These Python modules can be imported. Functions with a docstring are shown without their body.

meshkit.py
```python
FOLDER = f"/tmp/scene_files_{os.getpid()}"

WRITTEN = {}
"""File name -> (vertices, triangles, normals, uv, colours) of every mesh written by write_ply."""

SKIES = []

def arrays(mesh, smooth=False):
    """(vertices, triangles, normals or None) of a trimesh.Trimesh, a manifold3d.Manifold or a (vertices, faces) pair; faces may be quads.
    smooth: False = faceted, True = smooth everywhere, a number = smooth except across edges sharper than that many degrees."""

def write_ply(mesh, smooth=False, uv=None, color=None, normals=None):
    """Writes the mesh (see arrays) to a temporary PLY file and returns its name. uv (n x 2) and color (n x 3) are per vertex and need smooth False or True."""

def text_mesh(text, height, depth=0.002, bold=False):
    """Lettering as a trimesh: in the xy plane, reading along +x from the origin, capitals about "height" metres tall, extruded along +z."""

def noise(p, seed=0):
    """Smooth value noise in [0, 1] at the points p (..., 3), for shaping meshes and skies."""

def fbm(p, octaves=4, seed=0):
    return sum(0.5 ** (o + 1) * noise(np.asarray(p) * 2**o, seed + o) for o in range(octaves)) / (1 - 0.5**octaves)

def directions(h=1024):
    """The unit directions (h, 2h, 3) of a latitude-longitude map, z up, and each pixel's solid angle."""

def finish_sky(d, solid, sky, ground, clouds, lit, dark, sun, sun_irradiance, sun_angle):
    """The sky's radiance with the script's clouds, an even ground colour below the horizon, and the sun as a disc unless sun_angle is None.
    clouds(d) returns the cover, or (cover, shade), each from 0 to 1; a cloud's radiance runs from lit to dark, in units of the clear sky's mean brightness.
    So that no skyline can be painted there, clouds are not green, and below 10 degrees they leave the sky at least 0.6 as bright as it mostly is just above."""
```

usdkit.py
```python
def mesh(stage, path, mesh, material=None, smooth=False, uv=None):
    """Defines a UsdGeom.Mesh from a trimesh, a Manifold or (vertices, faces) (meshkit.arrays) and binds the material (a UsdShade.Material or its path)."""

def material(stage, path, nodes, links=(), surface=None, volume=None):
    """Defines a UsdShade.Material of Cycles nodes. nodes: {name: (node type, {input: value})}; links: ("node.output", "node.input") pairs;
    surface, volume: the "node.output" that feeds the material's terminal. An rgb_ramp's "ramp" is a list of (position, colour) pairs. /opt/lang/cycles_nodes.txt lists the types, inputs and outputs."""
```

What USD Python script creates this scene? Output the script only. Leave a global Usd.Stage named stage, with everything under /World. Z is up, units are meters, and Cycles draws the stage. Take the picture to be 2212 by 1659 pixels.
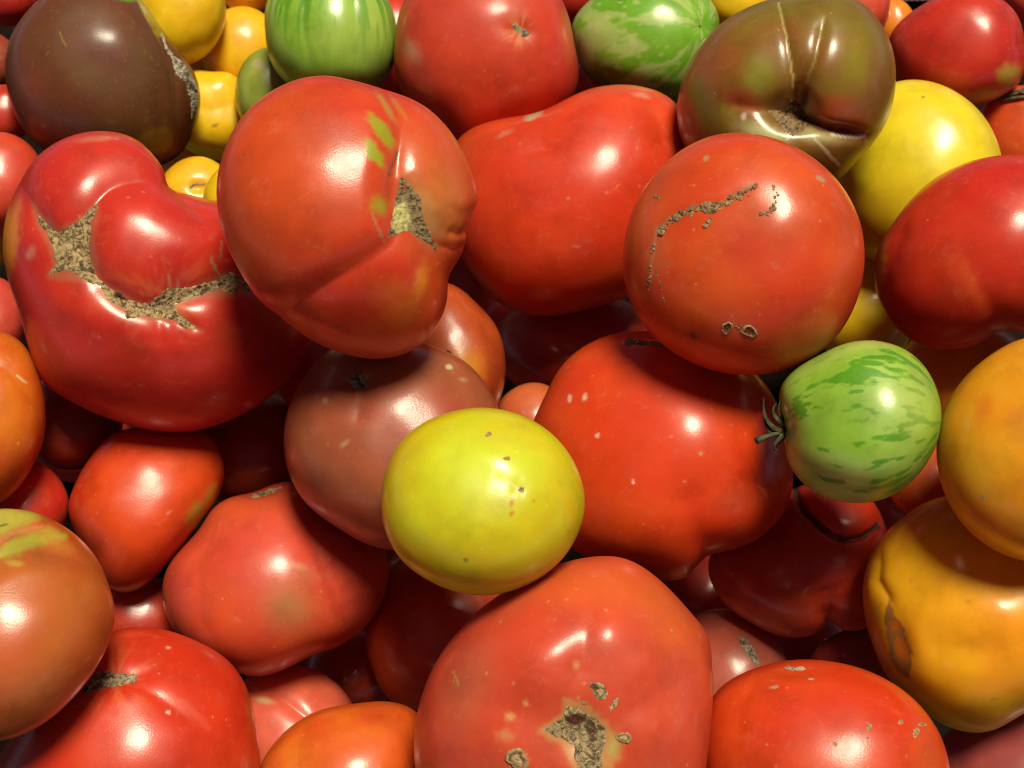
import math, zlib
import numpy as np, trimesh, shapely
from scipy.interpolate import splprep, splev, LinearNDInterpolator
from scipy.spatial import Delaunay
from pxr import Usd, UsdGeom, UsdLux, UsdShade, Sdf, Gf, Vt
import usdkit, meshkit

# ------------------------------------------------------------------ camera, sky, sun, exposure
W, H = 2211.0, 1659.0            # the units in which the outlines below were measured off the photograph
HFOV, PITCH, DC = math.radians(40.0), math.radians(55.0), 0.495
EXPOSURE = 1.64
SUN_I, SUN_ANGLE, SKY = 0.40, 17.0, 0.05
SUN_DIR = np.array([0.16, 0.09, 0.98]); SUN_DIR /= np.linalg.norm(SUN_DIR)

stage = Usd.Stage.CreateInMemory()
UsdGeom.SetStageUpAxis(stage, 'Z'); UsdGeom.SetStageMetersPerUnit(stage, 1.0)
UsdGeom.Xform.Define(stage, '/World'); UsdGeom.Scope.Define(stage, '/World/Looks')
CAM = np.array([0, -DC * math.cos(PITCH), DC * math.sin(PITCH)])
FW = np.array([0, math.cos(PITCH), -math.sin(PITCH)]); RT = np.array([1.0, 0, 0]); UP = np.array([0, math.sin(PITCH), math.cos(PITCH)])
FPX = W / 2 / math.tan(HFOV / 2)
cam = UsdGeom.Camera.Define(stage, '/World/camera')
cam.AddTransformOp().Set(Gf.Matrix4d(*[float(x) for x in (*RT, 0, *UP, 0, *(-FW), 0, *CAM, 1)]))
cam.CreateHorizontalApertureAttr(36.0); cam.CreateVerticalApertureAttr(36.0 * H / W)
cam.CreateFocalLengthAttr(18.0 / math.tan(HFOV / 2)); cam.CreateClippingRangeAttr(Gf.Vec2f(0.01, 100))
cam.CreateExposureAttr(EXPOSURE)
cam.CreateFStopAttr(30.0); cam.CreateFocusDistanceAttr(0.43)

sky_mat = usdkit.material(stage, '/World/Looks/sky_look', {
    's': ('sky_texture', {'sky_type': 'single_scattering', 'sun_disc': False, 'air_density': 0.12, 'aerosol_density': 0.12, 'ozone_density': 0.5, 'sun_elevation': math.asin(SUN_DIR[2]), 'sun_rotation': math.atan2(SUN_DIR[0], SUN_DIR[1])}),
    't': ('mix', {'mix_type': 'multiply', 'fac': 1.0, 'color2': (1.0, 0.84, 0.66)}),   # the photograph's warm white balance
    'b': ('background_shader', {'strength': SKY})}, [('s.color', 't.color1'), ('t.color', 'b.color')], surface='b.background')
dome = UsdLux.DomeLight.Define(stage, '/World/sky')
UsdShade.MaterialBindingAPI.Apply(dome.GetPrim()).Bind(sky_mat)
dome.GetPrim().SetCustomDataByKey('kind', 'structure')
sun = UsdLux.DistantLight.Define(stage, '/World/sun')
sun.CreateIntensityAttr(SUN_I); sun.CreateAngleAttr(SUN_ANGLE); sun.CreateNormalizeAttr(True); sun.CreateColorAttr(Gf.Vec3f(1.0, 0.90, 0.66))
sx = np.cross([0, 1, 0], SUN_DIR); sx /= np.linalg.norm(sx); sy = np.cross(SUN_DIR, sx)
sun.AddTransformOp().Set(Gf.Matrix4d(*[float(x) for x in (*sx, 0, *sy, 0, *SUN_DIR, 0, 0, 0, 2, 1)]))

# ------------------------------------------------------------------ materials
def skin_material(path, rough=0.45, coat=0.58, coat_rough=0.21, sss=0.2):
    return usdkit.material(stage, path, {
        'a': ('attribute', {'attribute': 'col'}), 'g': ('geometry', {}),
        'n1': ('noise_texture', {'scale': 55.0, 'detail': 4.0, 'roughness': 0.6}),
        'r1': ('rgb_ramp', {'ramp': [(0.25, (0.74, 0.72, 0.72)), (0.5, (1, 1, 1)), (0.8, (1.12, 1.16, 1.15))]}),
        'm1': ('mix', {'mix_type': 'multiply', 'fac': 1.0}),
        'n2': ('noise_texture', {'scale': 210.0, 'detail': 6.0, 'roughness': 0.72, 'distortion': 1.2}),
        'r2': ('rgb_ramp', {'ramp': [(0.56, (0, 0, 0)), (0.82, (0.20, 0.20, 0.20))]}),
        'm2': ('mix', {'mix_type': 'mix', 'color2': (0.52, 0.36, 0.22)}),
        'v': ('voronoi_texture', {'scale': 260.0, 'feature': 'f1'}),
        'rv': ('rgb_ramp', {'ramp': [(0.0, (0.10, 0.10, 0.10)), (0.09, (0.08, 0.08, 0.08)), (0.14, (0, 0, 0))]}),
        'n3': ('noise_texture', {'scale': 90.0, 'detail': 1.0}),
        'r3': ('rgb_ramp', {'ramp': [(0.5, (0, 0, 0)), (0.72, (1, 1, 1))]}),
        'mv': ('math', {'math_type': 'multiply'}),
        'm3': ('mix', {'mix_type': 'mix', 'color2': (0.60, 0.42, 0.24)}),
        'nr': ('noise_texture', {'scale': 120.0, 'detail': 3.0}),
        'rr': ('math', {'math_type': 'multiply_add', 'value2': 0.24, 'value3': coat_rough - 0.12}),
        'rc': ('math', {'math_type': 'multiply_add', 'value2': 1.5, 'value3': coat - 0.75, 'use_clamp': True}),
        'nb': ('noise_texture', {'scale': 1500.0, 'detail': 2.0}),
        'b': ('bump', {'strength': 0.10, 'distance': 0.00025}),
        'p': ('principled_bsdf', {'roughness': rough, 'coat_weight': coat, 'coat_ior': 1.45, 'subsurface_weight': sss, 'subsurface_scale': 0.0035,
                                  'subsurface_radius': (1.0, 0.28, 0.12), 'specular_ior_level': 0.22}),
    }, [('g.position', 'n1.vector'), ('g.position', 'n2.vector'), ('g.position', 'v.vector'), ('g.position', 'n3.vector'), ('g.position', 'nr.vector'), ('g.position', 'nb.vector'),
        ('n1.fac', 'r1.fac'), ('a.color', 'm1.color1'), ('r1.color', 'm1.color2'), ('n2.fac', 'r2.fac'), ('m1.color', 'm2.color1'), ('r2.color', 'm2.fac'),
        ('v.distance', 'rv.fac'), ('n3.fac', 'r3.fac'), ('rv.color', 'mv.value1'), ('r3.color', 'mv.value2'), ('mv.value', 'm3.fac'), ('m2.color', 'm3.color1'),
        ('n1.fac', 'rc.value1'), ('rc.value', 'p.coat_weight'), ('nr.fac', 'rr.value1'), ('rr.value', 'p.coat_roughness'), ('nb.fac', 'b.height'), ('b.normal', 'p.normal'), ('b.normal', 'p.coat_normal'), ('m3.color', 'p.base_color')], surface='p.BSDF')

SKIN = skin_material('/World/Looks/tomato_skin')
CORK = usdkit.material(stage, '/World/Looks/cork', {
    'a': ('attribute', {'attribute': 'col'}), 'g': ('geometry', {}),
    'n': ('noise_texture', {'scale': 900.0, 'detail': 4.0, 'roughness': 0.7}),
    'r': ('rgb_ramp', {'ramp': [(0.25, (0.35, 0.32, 0.28)), (0.55, (1, 1, 1)), (0.8, (1.25, 1.25, 1.2))]}),
    'm': ('mix', {'mix_type': 'multiply', 'fac': 1.0}), 'b': ('bump', {'strength': 0.7, 'distance': 0.0005}),
    'p': ('principled_bsdf', {'roughness': 0.75, 'specular_ior_level': 0.25})},
    [('g.position', 'n.vector'), ('n.fac', 'r.fac'), ('a.color', 'm.color1'), ('r.color', 'm.color2'), ('n.fac', 'b.height'), ('b.normal', 'p.normal'), ('m.color', 'p.base_color')], surface='p.BSDF')
CALYX = usdkit.material(stage, '/World/Looks/calyx', {
    'g': ('geometry', {}), 'n': ('noise_texture', {'scale': 400.0, 'detail': 3.0}),
    'r': ('rgb_ramp', {'ramp': [(0.3, (0.018, 0.022, 0.008)), (0.55, (0.055, 0.062, 0.022)), (0.8, (0.16, 0.16, 0.08))]}),
    'p': ('principled_bsdf', {'roughness': 0.7})}, [('g.position', 'n.vector'), ('n.fac', 'r.fac'), ('r.color', 'p.base_color')], surface='p.BSDF')
MESHCLOTH = usdkit.material(stage, '/World/Looks/mesh_cloth', {
    'g': ('geometry', {}), 'c': ('checker_texture', {'scale': 620.0, 'color1': (0.42, 0.22, 0.24), 'color2': (0.16, 0.06, 0.07)}),
    'n': ('noise_texture', {'scale': 60.0}), 'm': ('mix', {'mix_type': 'multiply', 'fac': 0.5}),
    'p': ('principled_bsdf', {'roughness': 0.8})}, [('g.position', 'c.vector'), ('g.position', 'n.vector'), ('c.color', 'm.color1'), ('n.fac', 'm.color2'), ('m.color', 'p.base_color')], surface='p.BSDF')
BOARD = usdkit.material(stage, '/World/Looks/board', {
    'g': ('geometry', {}), 'n': ('noise_texture', {'scale': 40.0, 'detail': 5.0}),
    'r': ('rgb_ramp', {'ramp': [(0.3, (0.004, 0.003, 0.002)), (0.7, (0.014, 0.008, 0.006))]}),
    'p': ('principled_bsdf', {'roughness': 0.9, 'specular_ior_level': 0.05})}, [('g.position', 'n.vector'), ('n.fac', 'r.fac'), ('r.color', 'p.base_color')], surface='p.BSDF')

# ------------------------------------------------------------------ geometry helpers
def ray(x, y):
    x, y = np.asarray(x, float), np.asarray(y, float)
    d = FW + np.multiply.outer((x - W / 2) / FPX, RT) + np.multiply.outer((H / 2 - y) / FPX, UP)
    return d / np.linalg.norm(d, axis=-1, keepdims=True)

def to_px(p):
    q = p - CAM
    z = q @ FW
    return np.stack([W / 2 + FPX * (q @ RT) / z, H / 2 - FPX * (q @ UP) / z], -1)

def ell(cx, cy, rx, ry, rot=0.0, seed=0, wob=0.03, n=18):
    rng = np.random.default_rng(seed + 17)
    a = np.arange(n) * 2 * np.pi / n
    k = 1 + wob * sum(rng.normal() * np.cos(m * a + rng.uniform(0, 6.28)) / m for m in (2, 3, 4))
    x, y = rx * k * np.cos(a), ry * k * np.sin(a)
    c, s = math.cos(math.radians(rot)), math.sin(math.radians(rot))
    return [(cx + c * X - s * Y, cy + s * X + c * Y) for X, Y in zip(x, y)]

def smooth_loop(pts, n=720, s=1.2):
    p = np.array(list(pts) + [pts[0]], float)
    tck, _ = splprep(p.T, per=True, s=len(p) * s * s)
    return np.stack(splev(np.linspace(0, 1, n, endpoint=False), tck), -1)

SPHERES = {}
def sphere(n):
    if n not in SPHERES:
        m = trimesh.creation.icosphere(n)
        SPHERES[n] = np.array(m.vertices), np.array(m.faces)
    return SPHERES[n]

def vnormals(v, f):
    n = np.zeros_like(v); c = np.cross(v[f[:, 1]] - v[f[:, 0]], v[f[:, 2]] - v[f[:, 0]])
    for k in range(3): np.add.at(n, f[:, k], c)
    return n / np.maximum(np.linalg.norm(n, axis=1, keepdims=True), 1e-12)

def sstep(a, b, x):
    t = np.clip((x - a) / (b - a), 0, 1)
    return t * t * (3 - 2 * t)

def inside_dist(poly, q):
    """Signed distance to a polygon's edge, positive inside."""
    P = shapely.Polygon(poly).buffer(0)
    pt = shapely.points(q[:, 0], q[:, 1])
    d = shapely.distance(P.boundary, pt)
    return np.where(shapely.contains(P, pt), d, -d)

class Body:
    """A fruit: a closed surface through its outline, as thick as it is wide, with lobes, grooves and dimples."""
    def __init__(self, T, dist, sub=None):
        self.T, self.dist = T, dist
        out = smooth_loop(T['o'])
        cx, cy = T.get('c') or out.mean(0)
        w0 = ray(cx, cy); self.w0 = w0
        u = RT - (RT @ w0) * w0; u /= np.linalg.norm(u); v = np.cross(u, w0)
        self.C = CAM + w0 * dist
        r = ray(out[:, 0], out[:, 1]); p = r * (dist / (r @ w0))[:, None]
        L = np.stack([p @ u, p @ v], -1)
        ang, rad = np.arctan2(L[:, 1], L[:, 0]), np.hypot(L[:, 0], L[:, 1])
        o = np.argsort(ang); ang, rad = ang[o], rad[o]
        R = lambda a: np.interp(a, np.r_[ang - 2 * np.pi, ang, ang + 2 * np.pi], np.r_[rad, rad, rad])
        g = np.linspace(-np.pi, np.pi, 720, endpoint=False)
        cs = np.stack([np.cos(g), np.sin(g)], -1)
        M = np.linalg.lstsq(cs, cs * R(g)[:, None], rcond=None)[0].T
        mean = math.sqrt(abs(np.linalg.det(M))); self.mean = mean
        rpx = mean / dist * FPX; self.rpx = rpx
        d, f = sphere(sub or T.get('sub') or (6 if rpx > 105 else 5))
        th = np.arctan2(d[:, 1], d[:, 0]); cphi = np.hypot(d[:, 0], d[:, 1]); sphi = d[:, 2]
        e = T.get('e', 0.90)
        ce = cphi ** e; se = np.sign(sphi) * np.abs(sphi) ** e
        dirs = np.stack([np.cos(th), np.sin(th)], -1)
        base = dirs @ M.T
        lat = ce[:, None] * base + (ce ** 3)[:, None] * (dirs * R(th)[:, None] - base)
        tz = T.get('t', 0.95) * mean
        k = T.get('tilt', (0.05, -0.20))
        dep = tz * se + tz * (k[0] * lat[:, 0] + k[1] * lat[:, 1]) / mean * np.maximum(1 - cphi ** 2, 0)
        P = self.C + lat[:, :1] * u + lat[:, 1:] * v - dep[:, None] * w0
        N = vnormals(P, f)
        self.d, self.f, seed = d, f, zlib.crc32(T['id'].encode()) % 1000
        self.seed = seed
        q = to_px(P); front = sstep(-0.15, 0.25, sphi)
        px = dist / FPX
        # a slow unevenness, as of any fruit; it fades at the outline
        lump = (meshkit.noise(d * 1.7 + seed) - 0.5) * 0.045 + (meshkit.noise(d * 4.1 + seed + 9) - 0.5) * 0.012
        disp = lump * mean * T.get('lump', 1.0) * (0.25 + 0.75 * np.abs(sphi))
        for ft in T.get('f', ()):
            if ft[0] == 'lobe':
                _, poly, h, wd = ft
                loop = smooth_loop(poly, 200, 1.0)
                x = np.clip(inside_dist(loop, q) / wd, 0, 1)
                disp += sstep(-.05, .55, sphi) * h * px * (0.75 * (1 - (1 - x) ** 2) + 0.25 * sstep(0, 1, x))
            elif ft[0] == 'groove':
                _, line, h, wd = ft
                ln = shapely.LineString(line); dd = shapely.distance(ln, shapely.points(q[:, 0], q[:, 1]))
                s = shapely.line_locate_point(ln, shapely.points(q[:, 0], q[:, 1])) / ln.length
                taper = np.minimum(1, 0.25 + 4 * np.minimum(s, 1 - s))
                disp -= front * h * px * taper * np.exp(-np.abs(dd / wd) ** 1.5)
            elif ft[0] == 'bump':
                _, x, y, rx, ry, rot, h = ft
                c, s_ = math.cos(math.radians(rot)), math.sin(math.radians(rot))
                a, b = q[:, 0] - x, q[:, 1] - y
                disp += front * h * px * np.exp(-((c * a + s_ * b) / rx) ** 2 - ((-s_ * a + c * b) / ry) ** 2)
        P = P + N * disp[:, None]
        self.P, self.N = P, vnormals(P, f)
        self.q = to_px(P); self.front = front; self.px = px
        self.depth = np.linalg.norm(P - CAM, axis=1)
        self._it = None

    def on(self, x, y):
        """Points of the near surface at these places, and the normals there."""
        if self._it is None:
            m = self.d[:, 2] > -0.12
            self._it = LinearNDInterpolator(self.q[m], np.c_[self.depth[m], self.N[m]])
        a = self._it(np.c_[np.ravel(x), np.ravel(y)])
        bad = np.isnan(a[:, 0])
        if bad.any():
            m = np.flatnonzero(self.d[:, 2] > -0.12)
            from scipy.spatial import cKDTree
            j = m[cKDTree(self.q[m]).query(np.c_[np.ravel(x), np.ravel(y)][bad])[1]]
            a[bad] = np.c_[self.depth[j], self.N[j]]
        n = a[:, 1:] / np.linalg.norm(a[:, 1:], axis=1, keepdims=True)
        return CAM + ray(np.ravel(x), np.ravel(y)) * a[:, :1], n

# ------------------------------------------------------------------ the fruit, one entry each: outline, lobes and marks as measured
RED, REDO, PINK, PINKB = [(.53, .032, .006), (.58, .058, .009)], [(.56, .060, .007), (.60, .125, .009)], [(.53, .056, .030), (.56, .075, .024)], [(.33, .062, .028), (.29, .078, .030)]
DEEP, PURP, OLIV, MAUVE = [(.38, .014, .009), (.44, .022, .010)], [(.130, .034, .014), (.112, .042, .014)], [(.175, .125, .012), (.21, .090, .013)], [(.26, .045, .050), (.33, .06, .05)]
YEL, LIME, AMB, GRN = [(.74, .43, .006), (.78, .50, .010)], [(.50, .50, .010), (.54, .41, .007)], [(.72, .27, .006), (.74, .35, .008)], [(.22, .41, .035), (.29, .44, .07)]
STREAK, CORKC, BEIGE, GSH, DKG = (.64, .18, .05), (.42, .33, .18), (.55, .42, .27), (.30, .30, .015), (.085, .27, .010)
TOM = []
def tom(id, name, label, col, rank, o, c=None, **k):
    TOM.append(dict(id=id, name=name, label=label, col=col, rank=rank, o=o, c=c, **k))

tom('B', 'red_tomato', 'large kidney-shaped red tomato with green streaks and a split tan scar', [(.53,.032,.010),(.55,.065,.012)], 1,
    [(707,173),(660,178),(606,199),(555,232),(515,286),(491,347),(485,404),(491,471),(505,515),(519,549),(555,617),(603,677),(663,725),(719,752),(767,768),(815,773),(871,764),(915,736),(947,692),(963,641),(963,600),(981,573),(996,548),(1000,510),(1012,470),(1027,438),(1023,404),(1010,364),(990,323),(952,269),(909,232),(858,205),(811,194),(774,188),(740,178)], c=(750,470), t=.86,
    f=[('lobe',[(430,80),(700,110),(810,160),(852,240),(860,330),(848,400),(846,470),(849,516),(815,548),(750,588),(690,628),(620,670),(500,740),(390,600)],20,70),('lobe',[(862,330),(858,380),(885,440),(925,505),(965,540),(1100,540),(1100,200),(850,100),(866,240)],10,60),('bump',655,420,190,180,0,16),('groove',[(900,480),(848,515),(800,548),(740,588),(680,622),(640,640)],8,34),('groove',[(856,300),(850,340),(842,400),(844,470),(850,518)],6,16),('groove',[(858,385),(885,455),(925,528),(950,570)],12,30),
       ('bump',880,630,90,90,0,8),('bump',945,380,60,110,-20,6),('groove',[(960,498),(985,505),(1012,492)],6,10),('groove',[(950,530),(982,538),(1003,527)],4,7),('groove',[(940,440),(985,458),(1028,448)],2,12)],
    p=[('blob',935,400,110,190,-15,(.56,.155,.035),.55,.9),('blob',823,283,17,52,-36,GSH,.95,.55),('blob',806,330,17,46,-33,GSH,1,.55),('blob',822,443,26,22,30,GSH,.75,.8),('blob',835,232,8,48,-32,GSH,.5,.7),('blob',862,235,7,42,-35,GSH,.35,.8),
       ('line',[(858,330),(848,350),(840,378)],5,(.16,.06,.02),.8),('line',[(803,460),(815,490),(829,522)],3,(.35,.2,.08),.7),
       ('blob',960,445,60,100,0,(.50,.22,.04),.4,.9),('blob',905,615,18,60,12,(.66,.22,.015),.7,.8),('blob',860,640,90,50,20,(.64,.13,.015),.5,.9),('blob',910,455,40,90,-22,(.45,.30,.10),.6,.9),
       ('blob',727,707,12,4,15,(.2,.06,.03),.7,.6),('specks',14,5,(.7,.45,.3),2.5)],
    s=[('scar','corky_scar',[(862,377),(885,394),(898,412),(912,428),(911,461),(925,490),(942,525),(946,552),(932,532),(905,517),(876,500),(848,512),(829,524),(843,490),(850,440),(856,410)],(.30,.21,.105),3,(.56,.50,.20),(866,472,22,40))])

tom('E', 'red_tomato', 'round red tomato with a curved chain of brown scabs across its top', [(.54,.044,.009),(.56,.072,.012)], 2,
    [(1583,286),(1628,290),(1681,303),(1734,329),(1780,364),(1818,401),(1841,443),(1859,492),(1866,549),(1859,606),(1836,681),(1806,725),(1766,762),(1710,791),(1655,806),(1600,810),(1563,804),(1489,777),(1415,729),(1379,681),(1356,640),(1346,580),(1348,523),(1363,466),(1389,417),(1423,367),(1461,333),(1510,303)], t=.84,
    f=[('bump',1690,490,90,60,-40,5),('groove',[(1440,480),(1500,450),(1560,440),(1620,405)],4,14)],
    p=[('line',[(1418,500),(1440,478),(1500,450),(1560,440),(1625,405)],9,(.30,.13,.05),.85),('line',[(1418,500),(1408,560),(1404,610)],5,(.45,.24,.12),.6),
       ('blob',1412,560,40,90,10,(.46,.13,.06),.5,.9),('blob',1498,724,12,11,0,(.16,.045,.02),.8,.6),('blob',1600,712,60,26,15,(.50,.13,.05),.4,.9),('specks',40,3,(.62,.40,.24),2.6),
       ('blob',1525,342,9,6,-60,(.36,.24,.12),.9,.4),('blob',1772,386,12,6,20,(.36,.24,.12),.9,.4),('blob',1800,740,60,50,0,(.50,.12,.02),.6,1.)],
    s=[('beads','scab_chain',[(1434,498),(1442,480),(1470,465),(1500,452),(1545,445),(1575,436),(1600,424),(1628,404)],52,7.6),('beads','scab_chain',[(1520,488),(1532,478),(1538,455)],8,5.),
       ('beads','scab_chain',[(1668,398),(1678,420),(1668,448),(1660,466)],22,4.0),('beads','scab_chain',[(1632,474),(1648,462),(1662,455)],10,3.),
       ('beads','scab_chain',[(1408,530),(1411,545)],5,5),('beads','scab_chain',[(1405,575),(1402,600),(1398,625)],14,3.2),('beads','scab_chain',[(1418,590),(1428,625),(1434,655)],18,2.),('beads','scab_chain',[(1445,560),(1440,590)],9,2.),
       ('beads','scab_chain',[(1408,420),(1424,428)],6,3.2),('ring','scab_ring',1570,708,12,10),('ring','scab_ring',1618,716,13,12),('beads','scab_chain',[(1585,709),(1602,707)],6,3.6)])

tom('G', 'lime_yellow_tomato', 'lime yellow tomato with a small star scar, sitting on the red pile', LIME, 3,
    [(823,1088),(827,1048),(843,988),(871,948),(911,916),(971,892),(1031,882),(1084,883),(1139,902),(1194,939),(1231,983),(1253,1031),(1264,1075),(1257,1122),(1239,1177),(1206,1217),(1158,1251),(1102,1276),(1039,1286),(984,1278),(921,1250),(866,1210),(837,1162),(824,1111)], t=.84,
    f=[('groove',[(1124,1058),(1090,1040),(1060,1030)],2,28),('bump',1124,1058,16,16,0,-2),('bump',1080,1000,60,40,30,5)],
    p=[('blob',1070,1010,150,110,10,(.53,.60,.02),.85,1.),('blob',1000,1220,190,80,10,(.56,.34,.006),.6,1.),('blob',860,1040,60,130,10,(.54,.36,.006),.5,1.),('blob',1104,1084,6,14,10,(.50,.17,.01),.9,.7),('blob',1104,1110,6,6,0,(.50,.17,.01),.9,.7),('blob',1152,1083,5,5,0,(.50,.17,.01),.7,.7),('blob',1240,1120,18,70,-10,(.70,.38,.01),.5,.9),
       ('blob',1155,905,12,5,20,(.3,.28,.03),.7,.5),('blob',1005,1210,8,5,20,(.2,.2,.02),.9,.5),('blob',1124,1058,9,8,0,(.24,.13,.05),1,.4),('line',[(1060,1030),(1090,1038),(1120,1056)],6,(.75,.68,.2),.5),('specks',40,8,(.40,.27,.03),2.2),('specks',20,81,(.8,.74,.3),2.2)],
    s=[('ring','blemish_ring',1055,938,6,5),('ring','blemish_ring',1095,990,6,5),('scar','blossom_scar',ell(1125,1058,9,8,0,3,.25),(.40,.26,.14),2)])

tom('M', 'red_tomato', 'big ribbed pinkish red tomato in front with a star-shaped corky scar', [(.55,.058,.025),(.56,.078,.031)], 4,
    [(1047,1309),(1084,1280),(1139,1250),(1194,1225),(1246,1210),(1287,1204),(1334,1204),(1371,1215),(1408,1241),(1452,1284),(1496,1331),(1522,1361),(1533,1409),(1539,1460),(1537,1527),(1529,1582),(1522,1659),(1500,1750),(1455,1825),(1370,1880),(1230,1900),(1100,1885),(985,1830),(925,1745),(899,1659),(895,1582),(903,1523),(925,1464),(965,1401),(1010,1346)], c=(1225,1540), t=.90, tilt=(0,.14),
    f=[('bump',1255,1590,80,66,10,-26),('groove',[(1240,1500),(1255,1430),(1300,1230)],9,40),('groove',[(1320,1560),(1420,1500),(1530,1440)],6,46),('groove',[(1180,1560),(1060,1520),(930,1500)],4,50),
       ('bump',1305,1355,70,70,0,12),('bump',1170,1430,85,70,-40,12),('bump',1410,1420,60,60,0,6),('bump',1410,1590,70,50,0,8),('bump',1090,1610,70,70,0,8)],
    p=[('blob',1290,1270,210,70,5,(.58,.105,.012),.6,1.),('blob',1010,1480,70,130,20,(.46,.12,.06),.6,1.),('blob',1450,1350,70,110,-25,(.58,.12,.02),.5,1.),('poly',[(1165,1575),(1213,1545),(1220,1512),(1250,1515),(1309,1560),(1330,1600),(1320,1659),(1240,1659),(1215,1605),(1185,1600)],(.46,.30,.10),.6,9),
       ('blob',1330,1610,22,40,0,(.40,.45,.12),.6,.9),('blob',1102,1548,14,10,20,(.62,.44,.15),.6,.8),('blob',1135,1520,9,9,0,(.62,.44,.15),.6,.8),('blob',1245,1437,9,12,0,(.62,.34,.12),.6,.8),('blob',1090,1590,26,18,0,(.60,.36,.15),.4,.9),('blob',1120,1640,24,22,0,(.52,.34,.16),.7,.5),('specks',36,33,(.68,.46,.26),2.6),
       ('line',[(978,1450),(990,1480)],2.5,(.5,.35,.08),.8),('line',[(1535,1450),(1537,1500)],3,(.4,.26,.12),.7)],
    s=[('scar','corky_scar',[(1165,1575),(1194,1560),(1213,1552),(1220,1523),(1246,1527),(1268,1541),(1290,1552),(1309,1571),(1310,1600),(1301,1630),(1304,1670),(1246,1664),(1236,1612),(1216,1597),(1198,1593)],(.36,.265,.14),3,(.09,.025,.015),(1242,1552,26,16)),
       ('scar','scab',[(1268,1472),(1290,1470),(1308,1482),(1316,1500),(1308,1513),(1292,1512),(1276,1496)],(.38,.29,.16),4,(.13,.06,.03),(1285,1483,10,7)),('scar','scab',[(1312,1525),(1330,1506),(1341,1508),(1332,1528),(1318,1538)],(.52,.42,.24),3),
       ('ring','corky_button',1117,1640,22,20,1),('ring','corky_button',1347,1593,14,12,1),('ring','corky_button',1262,1518,5,4,1)])

tom('Q', 'green_striped_tomato', 'pale green tomato flecked dark green, its stem pointing left', GRN, 5,
    [(1685,836),(1710,806),(1766,769),(1821,745),(1880,735),(1924,742),(1968,766),(2001,799),(2023,847),(2033,894),(2031,928),(2012,979),(1983,1023),(1942,1060),(1895,1082),(1850,1086),(1791,1075),(1747,1056),(1714,1023),(1697,983),(1692,928),(1683,880)], t=.97, lump=.6,
    f=[('bump',1690,930,30,45,0,-9),('groove',[(1700,1000),(1800,1040),(1900,1050)],3,30)], zebra=((1672,915),'flecks'),
    p=[('blob',1700,1030,30,70,-30,(.40,.27,.10),.55,1.),('blob',1860,1078,120,22,0,(.42,.27,.05),.6,1.),('blob',1880,740,90,14,5,(.50,.46,.12),.5,1.),('blob',1975,880,55,90,0,(.42,.50,.12),.5,1.)],
    s=[('calyx','calyx')])

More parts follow.
